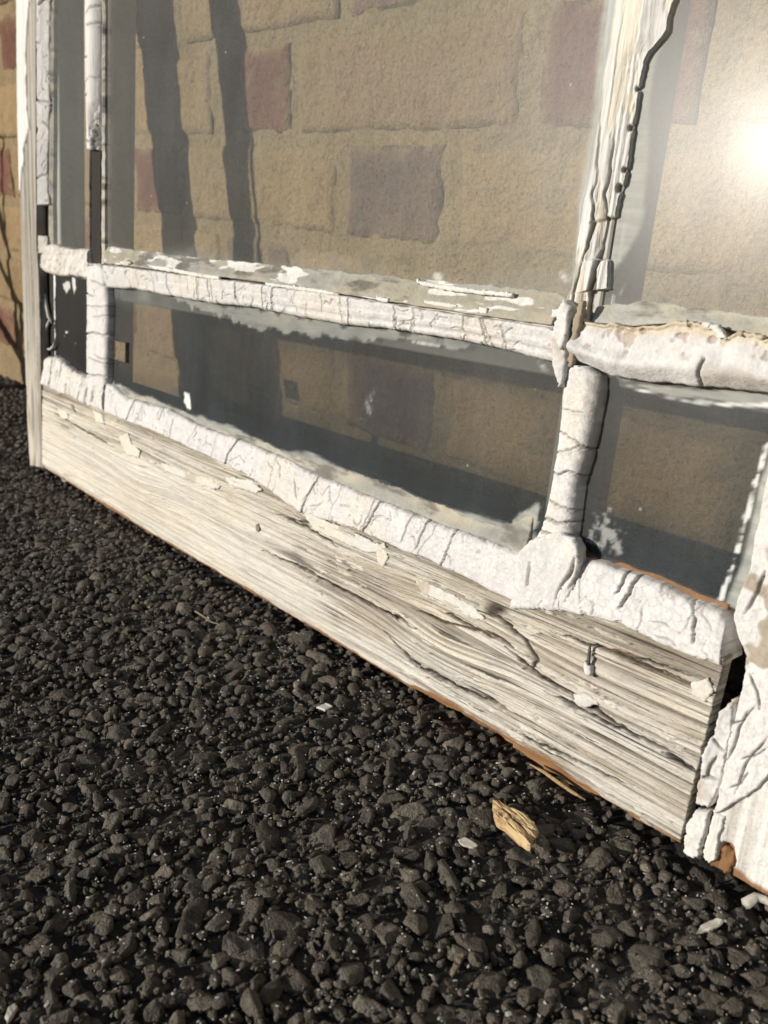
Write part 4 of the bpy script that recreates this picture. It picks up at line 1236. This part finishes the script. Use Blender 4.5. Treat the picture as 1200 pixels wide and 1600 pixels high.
def sm_lowright(U, V):
    g = blob(U, V, [(958, 594), (1000, 606), (1060, 622), (1120, 627), (1205, 628), (1205, 638), (1130, 637), (1060, 628), (1000, 613)], .0012, 331, .0012, 200) * .9
    g = np.maximum(g, blob(U, V, [(945, 790), (975, 850), (970, 872), (930, 850), (910, 850)], .006, 332, .020, 420) * .34)
    g = np.maximum(g, blob(U, V, [(1197, 686), (1203, 690), (1166, 820), (1152, 880), (1126, 945), (1120, 940), (1146, 870), (1160, 815)], .0008, 333, .003, 300) * .8)
    r = blob(U, V, [(1240, 640), (1200, 700), (1168, 820), (1154, 885), (1128, 945), (1160, 960), (1240, 800)], .002, 334, .002) * .95
    r = np.maximum(r, blob(U, V, [(930, 578), (1000, 598), (1060, 604), (1130, 607), (1205, 614), (1205, 634), (1120, 628), (1060, 622), (1000, 606)], .001, 335, .002) * .8)
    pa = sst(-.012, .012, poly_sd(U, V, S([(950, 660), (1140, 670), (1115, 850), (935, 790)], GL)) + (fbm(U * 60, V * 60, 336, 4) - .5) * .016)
    dirt_shade = np.clip(1.0 - pa * .95, 0, 1)  # same painted shade, left off where sunlit wall shows through
    return np.stack([r, g, dirt_shade], -1)


def sm_lowleft(U, V):
    g = blob(U, V, [(98, 443), (104, 437), (110, 440), (110, 450), (104, 458), (99, 452)], .0015, 341, .003, 300) * .7
    g = np.maximum(g, blob(U, V, [(112, 430), (118, 432), (119, 450), (116, 462), (113, 446)], .0015, 342, .002, 300) * .8)
    g = np.maximum(g, blob(U, V, [(82, 426), (86, 426), (86, 560), (84, 560)], .001, 343, .006, 120))
    g = np.maximum(g, blob(U, V, [(102, 517), (106, 517), (106, 521), (102, 521)], .001, 344, .0, 300))
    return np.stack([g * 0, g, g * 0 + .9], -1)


pane('glass_pane', .0050, .1060, .187, .93, M_GLASS, sm_none, .003)
pane('glass_pane', .1205, .6080, .191, .93, M_GLASS, sm_upmid)
pane('glass_pane', .6195, .7205, .191, .93, M_GLASS, sm_upright, .0012)
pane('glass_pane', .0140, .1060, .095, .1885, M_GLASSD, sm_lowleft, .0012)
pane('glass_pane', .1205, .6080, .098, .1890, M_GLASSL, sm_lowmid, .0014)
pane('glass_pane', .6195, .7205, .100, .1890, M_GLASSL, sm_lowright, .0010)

# ---- small parts of the sash ----------------------------------------------
def tube_mesh(name, pts, rad, mat, parent=None, n=7, taper=None):
    pts = np.asarray(pts, float); k = len(pts)
    tan = np.gradient(pts, axis=0); tan /= np.linalg.norm(tan, axis=1)[:, None] + 1e-12
    ref = np.array([.3, .5, .8]); V_ = []
    for i in range(k):
        a_ = np.cross(tan[i], ref); a_ /= np.linalg.norm(a_); b_ = np.cross(tan[i], a_)
        r_ = rad * (taper[i] if taper is not None else 1)
        an = np.arange(n) / n * 2 * np.pi
        V_.append(pts[i] + r_ * (np.cos(an)[:, None] * a_ + np.sin(an)[:, None] * b_))
    V_ = np.concatenate(V_)
    F = [[i * n + j, i * n + (j + 1) % n, (i + 1) * n + (j + 1) % n, (i + 1) * n + j] for i in range(k - 1) for j in range(n)]
    V_ = np.concatenate([V_, pts[:1], pts[-1:]])
    F += [[k * n, (j + 1) % n, j, j] for j in range(n)] + [[k * n + 1, (k - 1) * n + j, (k - 1) * n + (j + 1) % n, (k - 1) * n + (j + 1) % n] for j in range(n)]
    bm = bmesh.new(); vs_ = [bm.verts.new(p) for p in V_]
    for f in F:
        try: bm.faces.new([vs_[i] for i in dict.fromkeys(f)])
        except ValueError: pass
    bmesh.ops.recalc_face_normals(bm, faces=bm.faces)
    for f in bm.faces: f.smooth = True
    me = bpy.data.meshes.new(name); bm.to_mesh(me); bm.free()
    return link(name, me, mat, parent)


def sp(pts, d):
    q = S(pts, d); return loc(q[:, 0], q[:, 1], np.full(len(q), d) if np.isscalar(d) else d)


tube_mesh('paint_curl', sp([(61, 422), (65, 430), (68, 445), (70, 460), (73, 478), (76, 495), (81, 505)], -.006), .0016, M_CRUMB, sash, taper=[.5, .8, 1, 1, 1.1, .9, .4])
tube_mesh('paint_curl', sp([(78, 498), (74, 508), (71, 520), (70, 528)], -.006), .0013, M_CRUMB, sash, taper=[.6, 1, .9, .3])
tube_mesh('paint_curl', sp([(73, 545), (78, 546), (83, 541), (85, 533)], -.006), .0010, M_CRUMB, sash, taper=[.5, 1, 1, .5])
nail = tube_mesh('nail', sp([(922, 1006), (921, 1018), (920, 1030), (919, 1042)], .0022), .0008, M_NAIL, sash, taper=[.6, .9, 1, 1])
slab_mesh('paint_drip', S([(914, 1028), (920, 1034), (926, 1042), (927, 1054), (921, 1058), (917, 1046)], .001), .0002, .0026, 351, slabc(WHITE, LAV, 352), M_LAV, nail, .0005)
cp = S([(180, 532), (197, 533), (197, 566), (181, 565)], GL + .002)
boxes('cork_pad', [(cp[0][0], cp[1][0], cp[2][1], cp[0][1], GL - .0002, GL + .0022)], M_CORK, sash, .0006, 2)
slab_mesh('wood_speck', S([(399, 820), (403, 818), (406, 826), (404, 832), (400, 829)], .0008), .0, .0009, 353, lambda q: np.ones(q['U'].shape + (3,)) * TAN * .6, M_STILE, sash, .0003, .0002, rag=.0003)
# loose splinter hanging from the lower edge
tube_mesh('splinter', sp([(828, 1194), (850, 1206), (872, 1222), (895, 1238), (915, 1250)], .001), .0010, M_CHIP, sash, n=5, taper=[.3, .9, 1, .9, .4])

# ------------------------------------------------------------------ loose things on the ground
def ground_slab(name, pix, z, thick, mat, label, cat, seed, group=None, ridge=None, tilt=(0, 0)):
    pts = np.array([G(x_, y_, z)[:2] for x_, y_ in pix]); c = pts.mean(0)
    q = pts - c
    # resample outline, ragged
    n = 40; cum = np.concatenate([[0], np.cumsum(np.linalg.norm(np.roll(q, -1, 0) - q, axis=1))])
    qq = np.concatenate([q, q[:1]]); s_ = np.linspace(0, cum[-1], n, endpoint=False)
    ox = np.interp(s_, cum, qq[:, 0]); oy = np.interp(s_, cum, qq[:, 1])
    r_ = np.random.default_rng(seed); k_ = 1 + r_.normal(0, .03, n); ox = ox * k_; oy = oy * k_
    V_ = []; rings = (1.0, .8, .55, .3)
    ax = np.array(ridge) if ridge is not None else np.array([1, 0]); ax = ax / np.linalg.norm(ax); px2 = np.array([-ax[1], ax[0]])
    def top(x_, y_):
        w = (x_ * px2[0] + y_ * px2[1])
        return thick * (.75 + .5 * (vn(w * 900 + 50, (x_ * ax[0] + y_ * ax[1]) * 60 + 9, seed) - .3)) + tilt[0] * x_ + tilt[1] * y_
    V_ += list(zip(ox, oy, tilt[0] * ox + tilt[1] * oy))
    for rr in rings:
        h = top(ox * rr, oy * rr) * (1 if rr < 1 else .8)
        V_ += list(zip(ox * rr, oy * rr, h))
    V_.append((0, 0, float(top(np.array([0.]), np.array([0.]))[0])))
    m_ = len(rings) + 1
    F = [[i * n + j, i * n + (j + 1) % n, (i + 1) * n + (j + 1) % n, (i + 1) * n + j] for i in range(m_ - 1) for j in range(n)]
    F3 = [[(m_ - 1) * n + j, (m_ - 1) * n + (j + 1) % n, m_ * n] for j in range(n)]
    bm = bmesh.new(); vs_ = [bm.verts.new(p) for p in V_]
    for f in F + F3: bm.faces.new([vs_[i] for i in f])
    bm.faces.new(vs_[:n][::-1])
    bmesh.ops.recalc_face_normals(bm, faces=bm.faces)
    me = bpy.data.meshes.new(name); bm.to_mesh(me); bm.free()
    o = link(name, me, mat); o.location = (c[0], c[1], z)
    return tag(o, label, cat, group)


d_ax = G(838, 1330)[:2] - G(770, 1258)[:2]
t = NT('split_timber_chip')
m1 = t.n('ShaderNodeMapping'); m1.inputs['Rotation'].default_value = (0, 0, -math.atan2(d_ax[1], d_ax[0])); t.l(t.coord(), m1.inputs[0])
m2 = t.n('ShaderNodeMapping'); m2.inputs['Scale'].default_value = (.07, 1, .6); t.l(m1.outputs[0], m2.inputs[0])
f1 = t.noise(700, 4, .65, m2.outputs[0]); f2 = t.noise(260, 3, .6, m2.outputs[0])
col = t.mix(t.ramp(f2, [(.35, 0.0), (.65, 1.0)]), (.42, .27, .13), (.62, .46, .26))
col = t.mix(1.0, col, t.ramp(f1, [(.36, .25), (.48, 1.0)]), 'MULTIPLY')
t.pbr(col, .8, t.bump(f1, .0012, 1.0, t.bump(f2, .002, 1.0)), .2)
M_CHIP2 = t.m
ground_slab('wood_chip', [(769, 1253), (776, 1256), (800, 1272), (818, 1282), (834, 1298), (841, 1312), (828, 1332), (810, 1320), (790, 1298), (776, 1290), (770, 1272)], -.0035, .0045, M_CHIP2,
            'pale split wood chip on asphalt below the bottom rail', 'wood chip', 401, None, d_ax, (.10, .15))
ground_slab('paint_flake', [(1089, 1455), (1095, 1446), (1108, 1441), (1122, 1439), (1131, 1443), (1125, 1450), (1108, 1455)], -.0030, .0012, M_FLAKE, 'cream paint flake on asphalt near the lower right corner', 'paint flake', 402, 'paint flakes', None, (.1, .2))
ground_slab('paint_flake', [(716, 1312), (728, 1310), (740, 1318), (748, 1325), (738, 1327), (722, 1321)], -.0035, .0010, M_FLAKE, 'small pinkish grey paint flake just left of the wood chip', 'paint flake', 403, 'paint flakes', None, (.1, .1))
ground_slab('paint_flake', [(95, 745), (108, 740), (124, 742), (128, 749), (112, 754), (98, 752)], -.0035, .0012, M_CRUMB, 'white paint flake on asphalt beside the left stile foot', 'paint flake', 404, 'paint flakes', None, (.05, .05))
ground_slab('paint_flake', [(8, 1592), (14, 1576), (24, 1570), (28, 1576), (20, 1592), (12, 1600)], -.0030, .0012, M_FLAKE, 'cream paint flake at the bottom left corner of the photograph', 'paint flake', 405, 'paint flakes', None, (.1, .1))
ground_slab('paint_flake', [(495, 1105), (510, 1100), (520, 1106), (508, 1112)], -.0035, .0010, M_CRUMB, 'tiny white paint flake on open asphalt below the middle of the rail', 'paint flake', 406, 'paint flakes', None, (.1, .1))
ground_slab('bark_scrap', [(703, 1522), (712, 1500), (722, 1490), (727, 1494), (716, 1515), (708, 1526)], -.0030, .0014, M_TWIG, 'small brown bark scrap on asphalt at the lower edge', 'bark scrap', 407, None, None, (.1, .1))


def twig(pix, z, r, label, cat, mat, name='twig', taper=None):
    P = np.array([G(x_, y_, z) for x_, y_ in pix]); c = P[0].copy(); c[2] = z
    P = P - c; P[:, 2] += np.linspace(0, .002, len(P))
    o = tube_mesh(name, P, r, mat, None, 6, taper or np.linspace(1, .5, len(P))); o.location = c
    return tag(o, label, cat)


twig([(305, 955), (318, 964), (330, 974), (340, 978), (352, 984)], -.0028, .0007, 'thin pale twig lying on asphalt left of the rail middle', 'twig', M_TWIG)
twig([(1165, 1412), (1180, 1404), (1195, 1409), (1210, 1420), (1225, 1424)], -.0025, .0022, 'pale dry twig on asphalt under the right stile', 'twig', M_FLAKE)
twig([(90, 862), (105, 855), (120, 850)], -.0030, .0006, 'short thin twig on asphalt near the left stile foot', 'twig', M_TWIG)

# crumbs of paint and pale grit
acc_v, acc_f, nv = [], [], 0
idx = np.where(vis)[0]
for k in range(2200):
    i = rng.choice(idx); x, y, r = stones[i]
    if y > -.006: continue
    an = rng.uniform(0, 6.28); rr = r * rng.uniform(0, 1.15)
    zz = zc[i] + r * .66 * math.sqrt(max(.0, 1 - min(1, (rr / r) ** 2))) + .0002
    vv, ff = VAR1[rng.integers(len(VAR1))]
    sc = rng.uniform(.0003, .0008) * (1.9 if rng.random() < .06 else 1)
    q = vv * sc * np.array([rng.uniform(.6, 1.9), 1, .5])
    ca, sa = math.cos(an), math.sin(an)
    q = q @ np.array([[ca, -sa, 0], [sa, ca, 0], [0, 0, 1]]).T
    acc_v.append(q + (x + rr * ca, y + rr * sa, zz)); acc_f.append(ff + nv); nv += len(vv)
o = link('paint_crumbs', raw_mesh('paint_crumbs', np.concatenate(acc_v), np.concatenate(acc_f), False), M_CRUMB)
tag(o, 'white paint crumbs and pale grit scattered over the asphalt', 'crumbs', kind='stuff')

# unseen woody stems added left of the sash to cast shadows on the wall
shadow_caster = bpy.data.objects.new('shadow_caster_stems', None); scene.collection.objects.link(shadow_caster)
shadow_caster.location = (-.56, .02, GZ - .004)
tag(shadow_caster, 'added unseen woody stems that shade the wall left of the sash', 'shadow_caster')
for k, (pts, rr) in enumerate((
        ([(.0, .0, 0), (.012, -.008, .05), (.004, -.02, .12), (.02, -.02, .19), (.012, -.03, .27), (-.01, -.03, .37), (-.04, -.04, .50)], .009),
        ([(.004, -.02, .10), (.035, -.015, .13), (.055, -.005, .15), (.02, -.02, .19), (-.03, -.02, .24), (-.09, -.03, .30)], .011),
        ([(.0, .0, 0), (.03, .008, .03), (.05, .015, .055), (.02, .01, .085), (-.04, .0, .12), (-.10, -.01, .17)], .020),
        ([(.012, -.03, .27), (.03, -.03, .32), (.055, -.04, .40), (.07, -.04, .50)], .004))):
    P = np.array(pts, float); tt = np.linspace(0, 1, 24); ts = np.linspace(0, 1, len(P))
    Q = np.stack([np.interp(tt, ts, P[:, i]) for i in range(3)], -1)
    for _ in range(3): Q[1:-1] = .25 * Q[:-2] + .5 * Q[1:-1] + .25 * Q[2:]
    tube_mesh('caster_stem', Q, rr, M_TWIG, shadow_caster, 8, list(np.linspace(1, .35, 24) * (1 + .15 * np.sin(np.arange(24) * 1.7 + k))))
